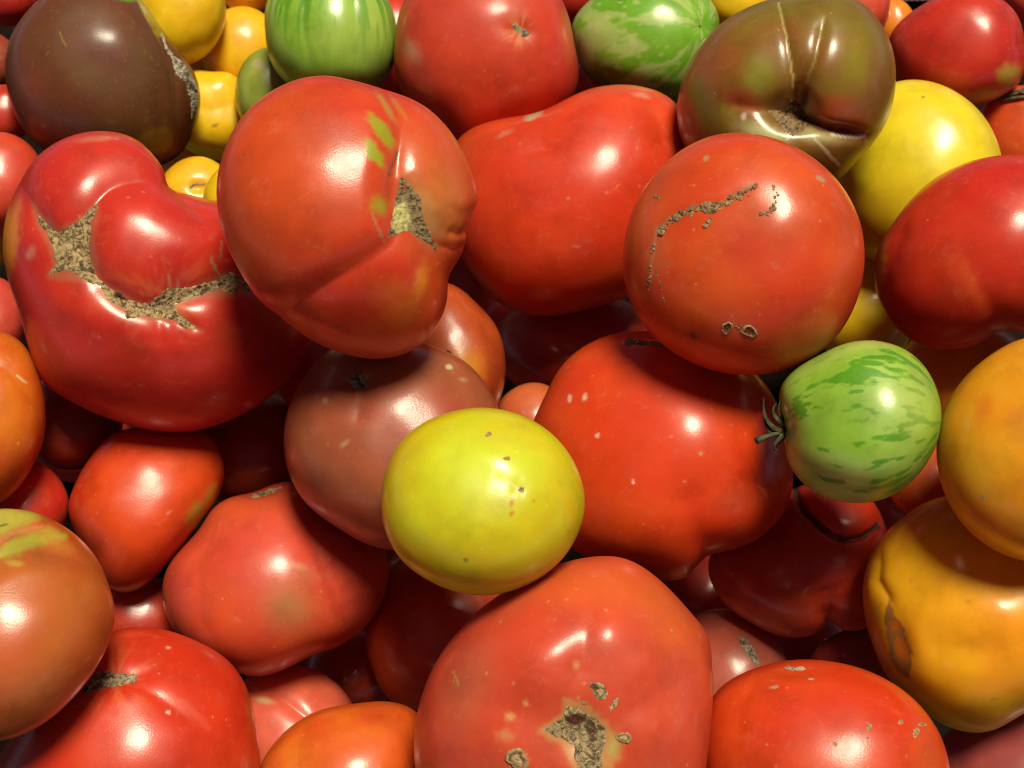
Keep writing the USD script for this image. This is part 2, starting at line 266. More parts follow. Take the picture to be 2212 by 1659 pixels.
tom('I', 'orange_red_tomato', 'orange red tomato with yellow green shoulder at the lower left edge', [(.44,.070,.014),(.42,.105,.018)], 6,
    [(0,1103),(37,1101),(74,1107),(121,1125),(166,1158),(206,1203),(232,1250),(243,1295),(239,1343),(228,1379),(199,1435),(158,1497),(110,1541),(55,1575),(0,1593),(-70,1590),(-130,1550),(-180,1460),(-195,1320),(-165,1200),(-80,1120)], c=(25,1350), t=.98,
    f=[('lobe',[(-220,1260),(-60,1235),(0,1207),(40,1192),(75,1190),(130,1200),(190,1225),(270,1290),(270,1400),(180,1520),(60,1620),(-100,1620),(-220,1500)],18,60),('groove',[(0,1165),(60,1148),(130,1142)],5,12)],
    p=[('poly',[(-60,1108),(0,1095),(60,1096),(82,1110),(60,1126),(20,1140),(-10,1160),(-60,1170)],(.42,.40,.05),.9,20),('poly',[(-20,1204),(10,1178),(50,1158),(110,1148),(140,1156),(110,1166),(60,1180),(20,1196)],(.38,.38,.04),.85,16),('line',[(-10,1172),(30,1150),(90,1136)],7,(.60,.20,.09),.7),('blob',120,1170,60,22,30,(.50,.22,.03),.5,.9),('blob',30,1216,26,9,5,(.45,.32,.05),.7,.7),('line',[(-10,1136),(14,1132)],3,(.1,.1,.03),.8),
       ('blob',120,1390,70,120,20,(.43,.12,.022),.5,1.),('blob',60,1480,110,70,10,(.48,.13,.05),.4,1.),('specks',12,4,(.5,.32,.15),2.2)])

tom('AX', 'orange_tomato', 'smooth deep orange tomato cut by the left edge of the heap', [(.56,.13,.008),(.56,.085,.010)], 7,
    [(0,716),(22,721),(50,744),(77,792),(94,842),(98,909),(91,960),(74,1004),(44,1044),(0,1087),(-70,1080),(-130,1040),(-175,950),(-172,850),(-115,755),(-50,720)], c=(-35,900), t=.95,
    f=[('groove',[(-60,760),(20,800),(60,850),(95,900)],5,14),('groove',[(60,1050),(90,980)],3,8)], p=[('blob',20,930,50,70,0,(.60,.19,.01),.6,1.),('blob',70,1000,40,50,0,(.52,.05,.01),.6,1.),('specks',26,6,(.62,.48,.12),3.),('line',[(36,812),(56,826)],3,(.6,.45,.25),.8)])

tom('N', 'red_tomato', 'glossy red tomato with flat oval stem scar at bottom right', RED, 10,
    [(1537,1505),(1574,1471),(1621,1447),(1644,1438),(1703,1427),(1766,1427),(1821,1433),(1887,1457),(1950,1494),(1998,1538),(2027,1582),(2046,1630),(2051,1680),(2040,1780),(1980,1860),(1850,1905),(1700,1895),(1590,1830),(1532,1740),(1520,1640),(1524,1560)], c=(1785,1660), t=.88, tilt=(-.08,-.12),
    f=[('bump',1722,1447,60,16,0,-6),('groove',[(1640,1455),(1600,1520),(1590,1600)],6,28)],
    p=[('blob',1780,1640,200,60,0,(.55,.075,.02),.5,1.),('blob',2000,1640,50,100,-10,(.56,.10,.012),.6,1.),('blob',1672,1483,12,4,-10,(.5,.3,.2),.8,.5),('blob',1752,1467,6,3,0,(.6,.4,.3),.8,.5),('specks',30,12,(.55,.36,.22),3.)],
    s=[('scar','stem_scar',ell(1720,1443,28,7,0,5,.08),(.44,.37,.26),1.5),('ring','scab_ring',1978,1582,7,8),('ring','scab_ring',1992,1565,7,4),('ring','scab_ring',1945,1560,6,4),('ring','scab_ring',1876,1571,6,6),('ring','scab_ring',1803,1606,4,5),('ring','scab_ring',1875,1593,4,3)])

tom('D', 'olive_brown_tomato', 'olive brown tomato with a deep dry stem hole and radiating cracks', OLIV, 11,
    [(1583,38),(1632,11),(1690,-6),(1760,-12),(1810,-12),(1844,0),(1882,34),(1912,72),(1930,125),(1932,170),(1928,220),(1912,265),(1886,307),(1848,348),(1814,388),(1780,412),(1700,425),(1600,405),(1530,375),(1488,330),(1469,288),(1461,246),(1465,208),(1488,144),(1522,87)], c=(1700,200), t=.92,
    f=[('bump',1718,246,56,40,10,-62),('bump',1724,205,20,46,8,-26),('groove',[(1725,258),(1800,282),(1872,294)],34,13),('groove',[(1718,240),(1640,235),(1560,225)],14,26),('groove',[(1730,225),(1722,200),(1735,180)],16,16),
       ('groove',[(1681,8),(1700,87),(1715,189)],6,11),('groove',[(1780,38),(1761,125),(1735,200)],7,13),('bump',1800,120,90,110,0,16),('bump',1590,150,80,100,20,14),('bump',1640,320,90,50,10,8)],
    p=[('blob',1640,165,50,60,0,(.24,.30,.03),.55,.9),('blob',1600,215,60,30,25,(.42,.075,.03),.7,.9),('blob',1800,235,60,40,-10,(.40,.06,.02),.7,.9),('blob',1560,130,50,60,20,(.36,.075,.02),.6,1.),('blob',1850,140,40,70,0,(.25,.22,.015),.6,1.),('blob',1840,270,60,60,-30,(.22,.04,.015),.6,1.),('blob',1480,250,30,80,-15,(.33,.03,.012),.7,1.),('blob',1530,160,30,80,-20,(.35,.06,.015),.5,1.),
       ('blob',1650,290,75,28,18,(.50,.50,.24),.75,.8),('blob',1770,295,60,22,12,(.42,.40,.20),.65,.9),('blob',1607,252,7,10,10,(.6,.45,.4),.8,.5),
       ('line',[(1681,8),(1690,45),(1700,87),(1708,140),(1715,189)],3,(.50,.42,.14),.7),('line',[(1780,38),(1761,125),(1738,190)],3,(.40,.30,.08),.5),('line',[(1753,292),(1780,322),(1812,358)],4,(.60,.50,.32),.8),('line',[(1700,300),(1704,270)],5,(.6,.5,.3),.8),
       ('line',[(1738,263),(1800,283),(1866,294)],7,(.06,.02,.012),.8),('line',[(1795,290),(1840,297),(1868,294)],4,(.7,.6,.45),.7),('blob',1735,258,40,20,5,(.07,.03,.015),.8,.7),('blob',1738,215,9,36,4,(.06,.025,.012),.8,.6),('specks',20,22,(.62,.55,.30),2.4)],
    s=[('scar','stem_scar',[(1655,240),(1680,236),(1700,226),(1714,205),(1726,212),(1744,250),(1748,268),(1735,284),(1712,296),(1694,286),(1676,262)],(.27,.18,.09),3,(.06,.025,.015),(1735,232,14,28))])

tom('R', 'red_tomato', 'broad shiny red tomato cut by the right edge beside the yellow one', [(.50,.020,.010),(.53,.035,.011)], 12,
    [(2211,337),(2162,337),(2113,345),(2056,365),(2000,401),(1958,443),(1924,489),(1901,526),(1890,560),(1888,600),(1898,648),(1920,688),(1950,721),(1990,744),(2042,753),(2097,747),(2127,736),(2147,718),(2160,711),(2178,716),(2211,720),(2270,716),(2345,672),(2385,570),(2370,460),(2315,380),(2260,345)], c=(2135,545), t=.93,
    f=[('groove',[(2160,709),(2130,640),(2080,520)],3,34),('groove',[(1905,640),(1915,580),(1960,480)],4,18),('bump',2170,490,80,70,-40,8)],
    p=[('blob',1900,590,14,90,8,(.62,.22,.012),.7,.9),('blob',2100,620,18,90,-25,(.55,.10,.015),.5,.9),('blob',2060,600,18,70,-20,(.52,.07,.015),.4,.9),('blob',2160,708,22,8,0,(.55,.28,.08),.8,.7),('blob',1940,400,40,60,30,(.5,.05,.01),.4,1.),('specks',12,20,(.6,.4,.28),2.2)])

tom('P', 'orange_tomato', 'smooth golden orange tomato at the right edge beside the green one', [(.70,.245,.006),(.66,.29,.008)], 13,
    [(2211,732),(2152,762),(2108,791),(2071,832),(2046,872),(2031,909),(2023,975),(2027,1020),(2038,1064),(2060,1104),(2088,1142),(2115,1166),(2152,1188),(2211,1210),(2300,1212),(2390,1165),(2445,1070),(2460,955),(2425,840),(2345,755),(2275,728)], c=(2240,970), t=.85,
    p=[('blob',2125,880,26,40,20,(.58,.13,.008),.7,.9),('blob',2190,900,60,40,0,(.66,.19,.008),.4,1.),('blob',2130,985,18,18,0,(.60,.16,.01),.5,.9),('blob',2110,1130,60,50,30,(.62,.14,.008),.6,1.),('blob',2120,1010,70,90,0,(.62,.33,.012),.6,1.),('blob',2121,1075,4,9,-20,(.32,.25,.14),.9,.5),('specks',10,23,(.7,.5,.2),2.)])

tom('T5', 'red_tomato', 'large folded red tomato with a wide zigzag corky scar at left', [(.47,.020,.013),(.52,.032,.015)], 14,
    [(81,353),(111,323),(151,300),(215,288),(269,293),(303,310),(330,340),(353,374),(367,414),(387,415),(411,424),(438,437),(485,446),(540,500),(600,590),(650,680),(668,730),(645,790),(603,840),(552,876),(505,903),(438,928),(380,932),(337,928),(279,919),(202,889),(145,862),(98,829),(66,760),(47,690),(20,606),(10,549),(8,505),(24,448),(47,394)], c=(325,620), t=.86,
    f=[('lobe',[(196,480),(206,452),(240,414),(295,394),(350,386),(400,420),(470,445),(570,500),(590,590),(498,592),(438,615),(363,624),(322,658),(294,650),(254,630),(213,606),(195,574),(190,530)],20,80),('lobe',[(50,300),(230,260),(330,300),(380,390),(372,402),(290,392),(235,412),(203,450),(174,474),(145,493),(124,502),(104,488),(72,445),(40,380)],12,60),('groove',[(66,436),(95,490),(130,520),(165,530),(190,565),(215,612),(270,652),(330,668),(400,640),(500,605),(600,620)],13,24),('groove',[(170,520),(200,455),(235,418),(290,398),(372,402)],3,16),('groove',[(370,405),(400,445),(450,500)],7,16),
       ('groove',[(330,668),(390,690),(436,715)],10,14),('bump',170,395,95,75,20,9),('bump',330,520,110,75,12,14),('bump',250,700,150,46,22,9),('bump',470,690,80,50,-10,7),('groove',[(340,690),(345,720),(350,750)],4,12),('groove',[(375,700),(395,740)],3,9),('bump',470,470,80,60,10,5)],
    p=[('blob',25,520,20,110,8,(.62,.22,.02),.8,.9),('blob',10,480,14,60,5,(.66,.40,.02),.6,.9),('blob',70,540,26,40,10,(.45,.02,.03),.4,.9),('blob',66,545,12,22,20,(.50,.30,.22),.4,.9),('poly',[(72,444),(125,500),(145,491),(209,445),(199,530),(215,603),(296,650),(320,658),(404,622),(498,588),(558,606),(555,633),(498,640),(434,642),(380,660),(404,692),(436,716),(370,692),(273,694),(225,640),(188,612),(101,600),(118,560),(84,488)],(.40,.14,.07),.6,10),
       ('rays',345,640,60,190,STREAK,.38,11),('line',[(532,500),(545,550),(556,600)],4,(.35,.24,.12),.7),('line',[(455,560),(470,590),(490,602)],4,(.35,.24,.12),.7),('line',[(478,520),(475,560)],3,(.35,.24,.12),.5),('line',[(365,590),(366,622)],3,(.35,.24,.12),.6),('line',[(386,600),(384,622)],3,(.35,.24,.12),.5),
       ('specks',28,14,(.58,.34,.22),3.),('blob',215,300,60,8,-6,(.40,.24,.12),.45,.9),('blob',537,875,12,8,-20,(.6,.25,.15),.5,.8)],
    s=[('scar','corky_scar',[(72,444),(84,462),(104,485),(125,500),(145,491),(175,471),(202,441),(215,434),(209,454),(199,478),(195,522),(194,539),(199,573),(215,603),(240,622),(270,642),(300,652),(320,655),(350,630),(363,620),(404,620),(438,611),(471,603),(498,586),(525,600),(556,606),(556,633),(518,627),(498,637),(471,625),(434,640),(414,647),(380,657),(384,677),(404,690),(434,714),(397,711),(370,690),(340,690),(313,684),(273,690),(266,667),(232,650),(215,620),(188,610),(165,593),(135,586),(101,598),(118,569),(114,542),(98,499),(84,488)],(.40,.285,.14),4,(.035,.012,.008),(272,640,34,9))])

tom('H', 'red_tomato', 'small egg-shaped red tomato with a green-tinged lower right side', RED, 15,
    [(242,936),(286,926),(330,923),(370,926),(440,935),(471,966),(483,1010),(481,1047),(460,1092),(431,1133),(387,1184),(350,1232),(309,1269),(280,1278),(250,1276),(222,1258),(200,1215),(172,1165),(150,1120),(149,1090),(162,1047),(178,1010),(209,970)], t=.98,
    p=[('blob',428,1110,24,44,32,(.34,.30,.03),1.,.9),('blob',456,1070,16,34,18,(.40,.30,.03),.8,.9),('blob',290,1270,60,10,-15,(.45,.28,.05),.6,.9),('blob',190,1025,5,9,30,(.2,.1,.05),.7,.6),('blob',367,1106,9,4,-40,(.6,.3,.2),.5,.7),('specks',30,15,(.60,.36,.2),2.5)])

tom('J', 'red_tomato', 'bright red tomato with a ragged tan stem scar at lower left', [(.52,.028,.008),(.55,.042,.010)], 16,
    [(0,1637),(60,1545),(130,1460),(200,1385),(236,1368),(276,1357),(331,1357),(387,1370),(442,1394),(497,1431),(530,1482),(549,1545),(557,1600),(560,1680),(530,1780),(400,1850),(230,1865),(80,1830),(-10,1750),(-25,1690)], c=(290,1610), t=.92, tilt=(.05,-.20),
    f=[('bump',235,1470,75,24,-8,-14),('groove',[(290,1465),(370,1420),(430,1400)],5,22),('groove',[(295,1475),(380,1530),(470,1600)],5,22)],
    p=[('rays',250,1468,40,150,STREAK,.35,3),('line',[(300,1478),(400,1520),(450,1570)],8,(.58,.08,.03),.4),('blob',540,1520,14,90,-8,(.55,.12,.02),.6,.9),('blob',362,1400,6,4,0,(.5,.36,.2),.9,.5),('blob',361,1537,4,5,0,(.8,.6,.5),.8,.5),('specks',24,16,(.66,.40,.28),2.4)],
    s=[('scar','stem_scar',[(170,1500),(182,1478),(205,1452),(232,1447),(250,1453),(272,1455),(291,1453),(302,1464),(291,1475),(258,1482),(221,1490),(190,1497)],(.36,.28,.17),3,(.12,.05,.03),(232,1462,20,6))])

tom('F', 'red_tomato', 'very large bright red tomato shaded by the scabbed one above it', [(.57,.038,.006),(.59,.062,.009)], 17,
    [(1154,909),(1180,854),(1213,795),(1250,758),(1298,732),(1342,718),(1400,712),(1470,722),(1540,745),(1600,780),(1650,826),(1685,890),(1705,970),(1711,1040),(1698,1093),(1674,1130),(1656,1146),(1621,1173),(1592,1186),(1563,1190),(1535,1196),(1518,1208),(1507,1225),(1485,1243),(1445,1252),(1408,1243),(1360,1232),(1305,1216),(1253,1195),(1210,1165),(1175,1110),(1150,1040),(1143,960)], c=(1425,985), t=.86,
    f=[('bump',1500,930,110,90,40,12),('groove',[(1530,1200),(1500,1120),(1480,1050)],5,40),('groove',[(1565,1190),(1590,1120),(1600,1060)],2,30),('groove',[(1360,740),(1330,800),(1300,880)],2,30),('bump',1400,718,60,14,0,-8),('groove',[(1620,830),(1650,900),(1660,1000)],4,26)],
    p=[('blob',1230,860,5,10,0,(.62,.40,.32),.9,.4),('blob',1262,858,7,9,10,(.62,.40,.32),.9,.4),('blob',1289,939,6,5,0,(.62,.40,.32),.8,.4),('blob',1366,1042,5,5,0,(.9,.5,.45),.8,.4),('blob',1513,978,5,5,0,(.45,.3,.15),.8,.5),('rays',1390,725,40,130,(.62,.10,.03),.30,5),('blob',1580,1080,60,40,0,(.55,.10,.03),.35,1.),('specks',40,17,(.70,.36,.26),2.3),('line',[(1640,1050),(1655,1070)],4,(.6,.3,.1),.4)],
    s=[('scar','stem_scar',[(1345,742),(1352,728),(1370,731),(1400,733),(1432,740),(1450,750),(1420,750),(1380,748),(1355,749)],(.24,.17,.11),2)])

tom('C', 'red_tomato', 'heart-shaped broad red tomato with sunken top behind the kidney-shaped one', [(.56,.035,.009),(.58,.052,.010)], 18,
    [(992,299),(1029,273),(1086,258),(1132,248),(1177,240),(1219,216),(1264,197),(1321,184),(1378,186),(1435,205),(1461,222),(1480,270),(1492,340),(1490,430),(1460,530),(1405,610),(1356,642),(1305,657),(1250,674),(1194,681),(1150,680),(1102,668),(1069,648),(1047,620),(1010,580),(985,530),(968,470),(962,400),(970,335)], c=(1220,440), t=.88,
    f=[('groove',[(1150,250),(1170,290),(1180,340)],6,40),('groove',[(1400,200),(1430,270),(1440,330)],10,26),('bump',1320,370,100,90,10,12),('groove',[(1200,460),(1230,540),(1250,640)],3,50)],
    p=[('blob',1151,250,26,9,-20,(.42,.30,.18),.9,.6),('blob',1385,206,26,8,12,(.60,.38,.25),.4,.9),('blob',1090,290,24,8,-20,(.5,.25,.18),.4,.9),('blob',1250,530,40,30,0,(.48,.05,.015),.4,1.),('blob',1245,532,12,3,5,(.6,.26,.16),.5,.8),('specks',16,18,(.64,.34,.22),2.2)],
    s=[('scar','stem_scar',[(1128,260),(1150,250),(1176,241),(1168,250),(1148,260),(1132,264)],(.44,.36,.25),2)])

tom('L', 'pinkish_brown_tomato', 'dusky pinkish brown tomato half hidden behind the lime yellow one', PINKB, 19,
    [(671,800),(643,840),(623,880),(615,928),(619,988),(631,1036),(655,1080),(695,1116),(743,1148),(781,1170),(826,1184),(900,1185),(975,1160),(1040,1090),(1075,1000),(1084,920),(1068,862),(1043,824),(1011,784),(963,761),(919,739),(860,727),(790,727),(730,745),(695,770)], c=(850,955), t=.95,
    f=[('bump',772,830,34,20,10,-12),('groove',[(772,838),(775,880),(770,920)],4,20)],
    p=[('rays',772,832,22,70,(.48,.22,.10),.5,9),('blob',740,1000,110,110,0,(.27,.065,.030),.6,1.),('blob',690,1040,50,50,0,(.19,.05,.03),.6,1.),('blob',900,900,110,80,0,(.33,.058,.034),.6,1.),('blob',745,958,18,6,-30,(.42,.25,.14),.6,.8),('blob',970,793,8,6,0,(.5,.42,.25),.9,.5),('blob',703,865,8,10,20,(.42,.28,.15),.6,.6),('blob',1000,820,14,6,0,(.4,.28,.16),.5,.8),('specks',46,19,(.50,.30,.18),2.6)],
    s=[('scar','stem_scar',[(748,822),(758,806),(780,800),(792,820),(790,838),(776,848),(762,840)],(.28,.22,.12),3),('scar','scab',[(955,755),(968,757),(984,768),(980,772),(964,767)],(.5,.42,.26),2)])

tom('K', 'pinkish_red_tomato', 'pinkish red ribbed tomato with a brownish bruise at lower left', PINK, 20,
    [(457,1103),(497,1074),(534,1066),(568,1055),(600,1043),(650,1040),(715,1066),(775,1108),(818,1160),(838,1210),(836,1262),(818,1310),(795,1346),(767,1374),(722,1398),(671,1416),(634,1436),(597,1451),(553,1459),(524,1457),(495,1445),(450,1425),(405,1392),(370,1354),(352,1306),(350,1269),(366,1221),(398,1180),(430,1140)], c=(580,1260), t=.96, lump=.4,
    f=[('groove',[(660,1090),(680,1180),(705,1260),(735,1340)],8,34),('groove',[(470,1110),(425,1220),(432,1340),(470,1410)],6,30),('bump',610,1210,110,90,-10,8),('bump',570,1062,40,10,-10,-6),('groove',[(720,1200),(760,1290)],5,22)],
    p=[('blob',625,1310,75,75,0,(.36,.15,.055),.85,1.),('blob',660,1240,40,30,0,(.40,.14,.07),.5,.9),('line',[(684,1200),(705,1260),(735,1330)],14,(.36,.035,.02),.45),('blob',640,1222,30,12,15,(.62,.34,.22),.4,.9),('blob',440,1250,40,90,0,(.54,.065,.02),.5,1.),('blob',560,1400,110,40,0,(.52,.05,.02),.5,1.),('specks',36,29,(.62,.36,.24),2.5)],
    s=[('scar','stem_scar',[(534,1072),(552,1064),(580,1056),(606,1048),(612,1052),(590,1066),(566,1074),(545,1076)],(.38,.30,.19),2)])

tom('O', 'orange_tomato', 'ribbed golden orange tomato with a dark lens-shaped slit on its side', AMB, 21,
    [(1863,1276),(1872,1225),(1891,1177),(1913,1151),(1950,1120),(1975,1098),(2005,1082),(2050,1070),(2110,1066),(2200,1085),(2300,1140),(2365,1230),(2385,1350),(2350,1450),(2290,1505),(2211,1540),(2189,1552),(2152,1575),(2115,1580),(2079,1578),(2042,1567),(2005,1541),(1950,1494),(1913,1460),(1891,1409),(1876,1361),(1869,1324)], c=(2095,1325), t=.88,
    f=[('groove',[(1898,1180),(1890,1250),(1925,1310)],7,14),('bump',1938,1385,30,66,-14,-9),('groove',[(1985,1395),(2060,1400),(2180,1395)],4,44),('bump',2120,1320,90,60,0,10)],
    p=[('blob',1960,1240,80,90,0,(.70,.37,.008),.6,1.),('blob',1900,1420,40,110,-20,(.66,.19,.010),.6,1.),('blob',2140,1520,110,22,-6,(.52,.28,.012),.6,.9),('poly',[(1921,1300),(1909,1339),(1911,1379),(1926,1420),(1950,1458),(1966,1464),(1968,1404),(1951,1363),(1930,1333)],(.20,.085,.035),.8,5),('blob',1948,1402,17,32,-14,(.52,.13,.012),1.,.35),('blob',1932,1352,13,14,-10,(.50,.13,.012),.95,.4),('blob',1966,1255,6,9,0,(.6,.25,.02),.6,.6),('blob',2091,1300,6,6,0,(.55,.18,.02),.7,.6),('blob',2145,1510,12,4,-5,(.3,.2,.04),.7,.7),('specks',12,30,(.5,.24,.03),2.4)])

tom('S', 'yellow_tomato', 'smooth bright yellow tomato between the olive and the right-hand red one', [(.70,.56,.014),(.70,.50,.012)], 22,
    [(1931,178),(1981,173),(2018,180),(2068,204),(2109,235),(2136,269),(2155,311),(2163,345),(2165,420),(2130,500),(2060,550),(1970,575),(1890,566),(1838,520),(1815,450),(1808,380),(1820,310),(1852,245),(1890,198)], t=.95,
    p=[('blob',2040,320,120,110,-20,(.70,.60,.015),.7,1.),('blob',1880,480,80,110,-20,(.66,.38,.008),.6,1.),('blob',1993,211,4,4,0,(.3,.15,.02),.8,.5),('specks',16,31,(.55,.36,.10),2.2)])

tom('T1', 'purple_tomato', 'dark purple brown tomato with a pale peeling split, at top left', PURP, 23,
    [(13,168),(20,84),(55,30),(95,-10),(160,-38),(230,-42),(290,-15),(328,25),(350,64),(387,111),(417,151),(432,202),(427,252),(407,303),(387,335),(353,357),(290,368),(200,362),(140,345),(101,326),(57,293),(30,236)], c=(225,165), t=.95,
    f=[('bump',230,90,70,50,15,7),('groove',[(300,-10),(345,70),(380,150),(390,260)],8,14),('groove',[(340,170),(350,260),(345,330)],6,26)],
    p=[('blob',280,-5,45,12,5,(.12,.28,.015),.9,.8),('line',[(305,0),(325,40),(345,75)],10,(.30,.30,.03),.6),('blob',60,200,60,90,0,(.22,.045,.020),.75,1.),('blob',180,130,70,60,30,(.150,.078,.022),.6,1.),('blob',300,120,50,90,-20,(.105,.062,.018),.6,1.),('blob',130,300,90,40,20,(.22,.035,.015),.6,1.),('blob',200,110,120,50,20,(.16,.05,.045),.5,1.),('blob',360,320,60,40,0,(.20,.035,.012),.5,1.),('line',[(128,70),(142,100)],3,(.22,.17,.04),.8),('specks',26,32,(.30,.20,.09),3.)],
    s=[('scar','peeling_split',[(343,62),(352,70),(362,96),(378,122),(396,132),(408,150),(424,180),(432,210),(430,235),(418,246),(416,262),(411,258),(410,218),(396,176),(380,165),(370,130),(352,100)],(.50,.46,.34),3,(.16,.13,.09),(404,165,6,12))])

tom('AJ', 'red_tomato', 'rosy red tomato with small tan scar at the top centre', [(.52,.040,.022),(.53,.050,.018)], 24,
    [(875,0),(858,40),(852,101),(855,162),(868,205),(905,245),(950,280),(985,325),(1050,315),(1120,280),(1190,250),(1238,206),(1248,148),(1242,98),(1230,49),(1211,0),(1170,-55),(1100,-85),(1010,-85),(930,-55)], c=(1050,110), t=.95,
    f=[('bump',1124,66,34,20,20,-7),('bump',1050,30,60,50,0,6)],
    p=[('rays',1124,66,18,70,(.62,.22,.08),.75,7),('blob',1000,40,120,60,0,(.50,.06,.045),.6,1.),('blob',888,110,22,40,-25,(.52,.34,.20),.5,1.),('blob',1050,220,180,60,0,(.54,.035,.010),.6,1.),('specks',26,34,(.60,.38,.24),3.)],
    s=[('scar','stem_scar',[(1103,50),(1112,48),(1128,58),(1146,68),(1146,78),(1130,82),(1114,72),(1105,64)],(.30,.24,.13),2)])

tom('AH', 'green_striped_tomato', 'green tomato with dark vertical streaks and a yellowish base, top centre-left', GRN, 25,
    [(576,0),(573,40),(572,77),(579,118),(596,151),(625,185),(665,205),(720,212),(780,206),(815,193),(835,168),(852,135),(857,84),(852,40),(838,0),(810,-40),(765,-62),(710,-66),(650,-60),(600,-35)], c=(715,75), t=.97, lump=.6, zebra=((715,-75),'streaks'),
    f=[('groove',[(660,-30),(655,60),(670,150)],3,16),('groove',[(760,-30),(770,60),(765,150)],3,16)],
    p=[('blob',715,195,130,38,0,(.48,.30,.015),.8,1.),('blob',715,90,90,50,0,(.33,.44,.08),.5,1.)])

tom('AK', 'green_striped_tomato', 'green tomato with pale marbling radiating from its tip, beside the olive one', [(.12,.33,.012),(.17,.38,.02)], 26,
    [(1234,64),(1242,35),(1272,2),(1330,-28),(1410,-42),(1480,-34),(1533,0),(1552,38),(1548,80),(1530,140),(1500,195),(1461,222),(1400,215),(1330,195),(1285,172),(1261,159),(1245,117)], c=(1400,85), t=.95, lump=.6, zebra=((1512,58),'marble'),
    f=[('bump',1512,58,16,16,0,-5)], p=[('blob',1512,58,4,4,0,(.1,.06,.02),.9,.5),('blob',1265,110,34,60,20,(.36,.42,.15),.6,1.),('blob',1310,165,70,20,15,(.22,.20,.03),.6,1.)])

tom('AI', 'green_tomato', 'small olive green tomato with greyish scar, tucked beneath the striped one', [(.22,.27,.03),(.26,.31,.05)], 27,
    ell(585,200,78,100,0,2), t=.95, p=[('blob',560,140,20,14,20,(.38,.30,.18),.8,.8),('blob',530,200,12,60,5,(.33,.38,.10),.6,.9),('blob',565,230,10,60,5,(.20,.30,.03),.5,.9),('specks',8,36,(.5,.4,.2),2.)])

tom('AA', 'red_tomato', 'deep red tomato with a yellow green patch, top right corner', [(.46,.018,.012),(.50,.028,.013)], 28,
    [(1920,83),(1946,45),(1984,15),(2018,-4),(2090,-20),(2150,-12),(2189,20),(2208,60),(2215,120),(2200,180),(2160,208),(2113,229),(2060,232),(2000,222),(1950,195),(1925,150),(1915,115)], t=.95,
    f=[('groove',[(2166,0),(2205,60),(2212,120)],6,16)], p=[('blob',2177,160,34,26,-35,(.42,.30,.03),.85,.8),('blob',2130,205,60,20,-10,(.40,.24,.04),.6,.9),('specks',10,37,(.6,.36,.25),2.2)])

tom('T50', 'red_tomato', 'pinkish red tomato at left edge, under the dark purple one', [(.53,.05,.03),(.55,.055,.02)], 30, ell(-5,398,103,113,0,3), t=.95, p=[('specks',8,38,(.6,.36,.25),2.2)])
tom('AT', 'orange_red_tomato', 'orange red tomato cut by bottom edge, left of the star-scarred one', [(.55,.075,.009),(.58,.115,.012)], 31,
    [(555,1680),(562,1650),(586,1615),(634,1563),(689,1534),(763,1521),(837,1516),(873,1522),(905,1540),(930,1600),(935,1680),(915,1760),(850,1830),(740,1850),(630,1825),(570,1760)], c=(745,1680), t=.92, tilt=(.1,-.1),
    f=[('groove',[(660,1550),(640,1620),(640,1700)],6,24)], p=[('blob',800,1550,50,26,0,(.52,.04,.01),.6,1.),('blob',640,1640,60,60,0,(.60,.18,.015),.5,1.),('specks',20,39,(.62,.40,.25),2.2)])
tom('AS', 'pink_tomato', 'coral pink tomato with a tan fleck, low between two red ones', [(.58,.10,.05),(.58,.085,.045)], 32,
    ell(622,1578,155,140,0,4,.02), t=.95, f=[('groove',[(560,1470),(650,1540),(700,1580)],6,16)], p=[('blob',570,1512,28,9,12,(.52,.36,.18),.8,.8),('blob',552,1489,12,5,5,(.5,.4,.12),.7,.8),('specks',10,40,(.66,.42,.28),2.2)])
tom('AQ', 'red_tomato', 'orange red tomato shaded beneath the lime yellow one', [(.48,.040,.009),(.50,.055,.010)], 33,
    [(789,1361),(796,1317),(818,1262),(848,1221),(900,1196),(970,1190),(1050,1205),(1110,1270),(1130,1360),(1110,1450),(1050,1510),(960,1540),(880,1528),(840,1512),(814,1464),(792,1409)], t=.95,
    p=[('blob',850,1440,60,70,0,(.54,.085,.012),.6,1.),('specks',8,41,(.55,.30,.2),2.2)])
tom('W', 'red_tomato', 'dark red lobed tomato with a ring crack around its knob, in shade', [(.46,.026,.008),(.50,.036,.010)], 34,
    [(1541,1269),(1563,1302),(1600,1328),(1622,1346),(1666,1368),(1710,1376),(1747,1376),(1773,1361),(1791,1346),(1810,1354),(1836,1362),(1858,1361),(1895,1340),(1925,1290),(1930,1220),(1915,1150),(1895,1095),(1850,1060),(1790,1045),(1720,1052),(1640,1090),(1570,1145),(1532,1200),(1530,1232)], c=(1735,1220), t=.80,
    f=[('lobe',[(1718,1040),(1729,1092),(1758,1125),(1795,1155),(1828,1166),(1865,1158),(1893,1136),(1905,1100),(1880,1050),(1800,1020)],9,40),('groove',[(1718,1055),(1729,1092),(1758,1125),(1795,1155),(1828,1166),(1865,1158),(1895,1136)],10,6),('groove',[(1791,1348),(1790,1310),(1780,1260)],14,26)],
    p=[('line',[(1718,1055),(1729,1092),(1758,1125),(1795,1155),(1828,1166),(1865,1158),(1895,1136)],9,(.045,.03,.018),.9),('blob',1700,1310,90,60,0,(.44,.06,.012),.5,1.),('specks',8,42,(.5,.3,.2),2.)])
tom('S2', 'yellow_tomato', 'golden yellow tomato deep between two large red ones at right', [(.74,.48,.010),(.72,.42,.010)], 35, ell(1865,672,112,126,0,6), t=.95, p=[('blob',1930,660,30,110,0,(.62,.22,.01),.7,1.)])  # the orange blob paints the shade over its right part
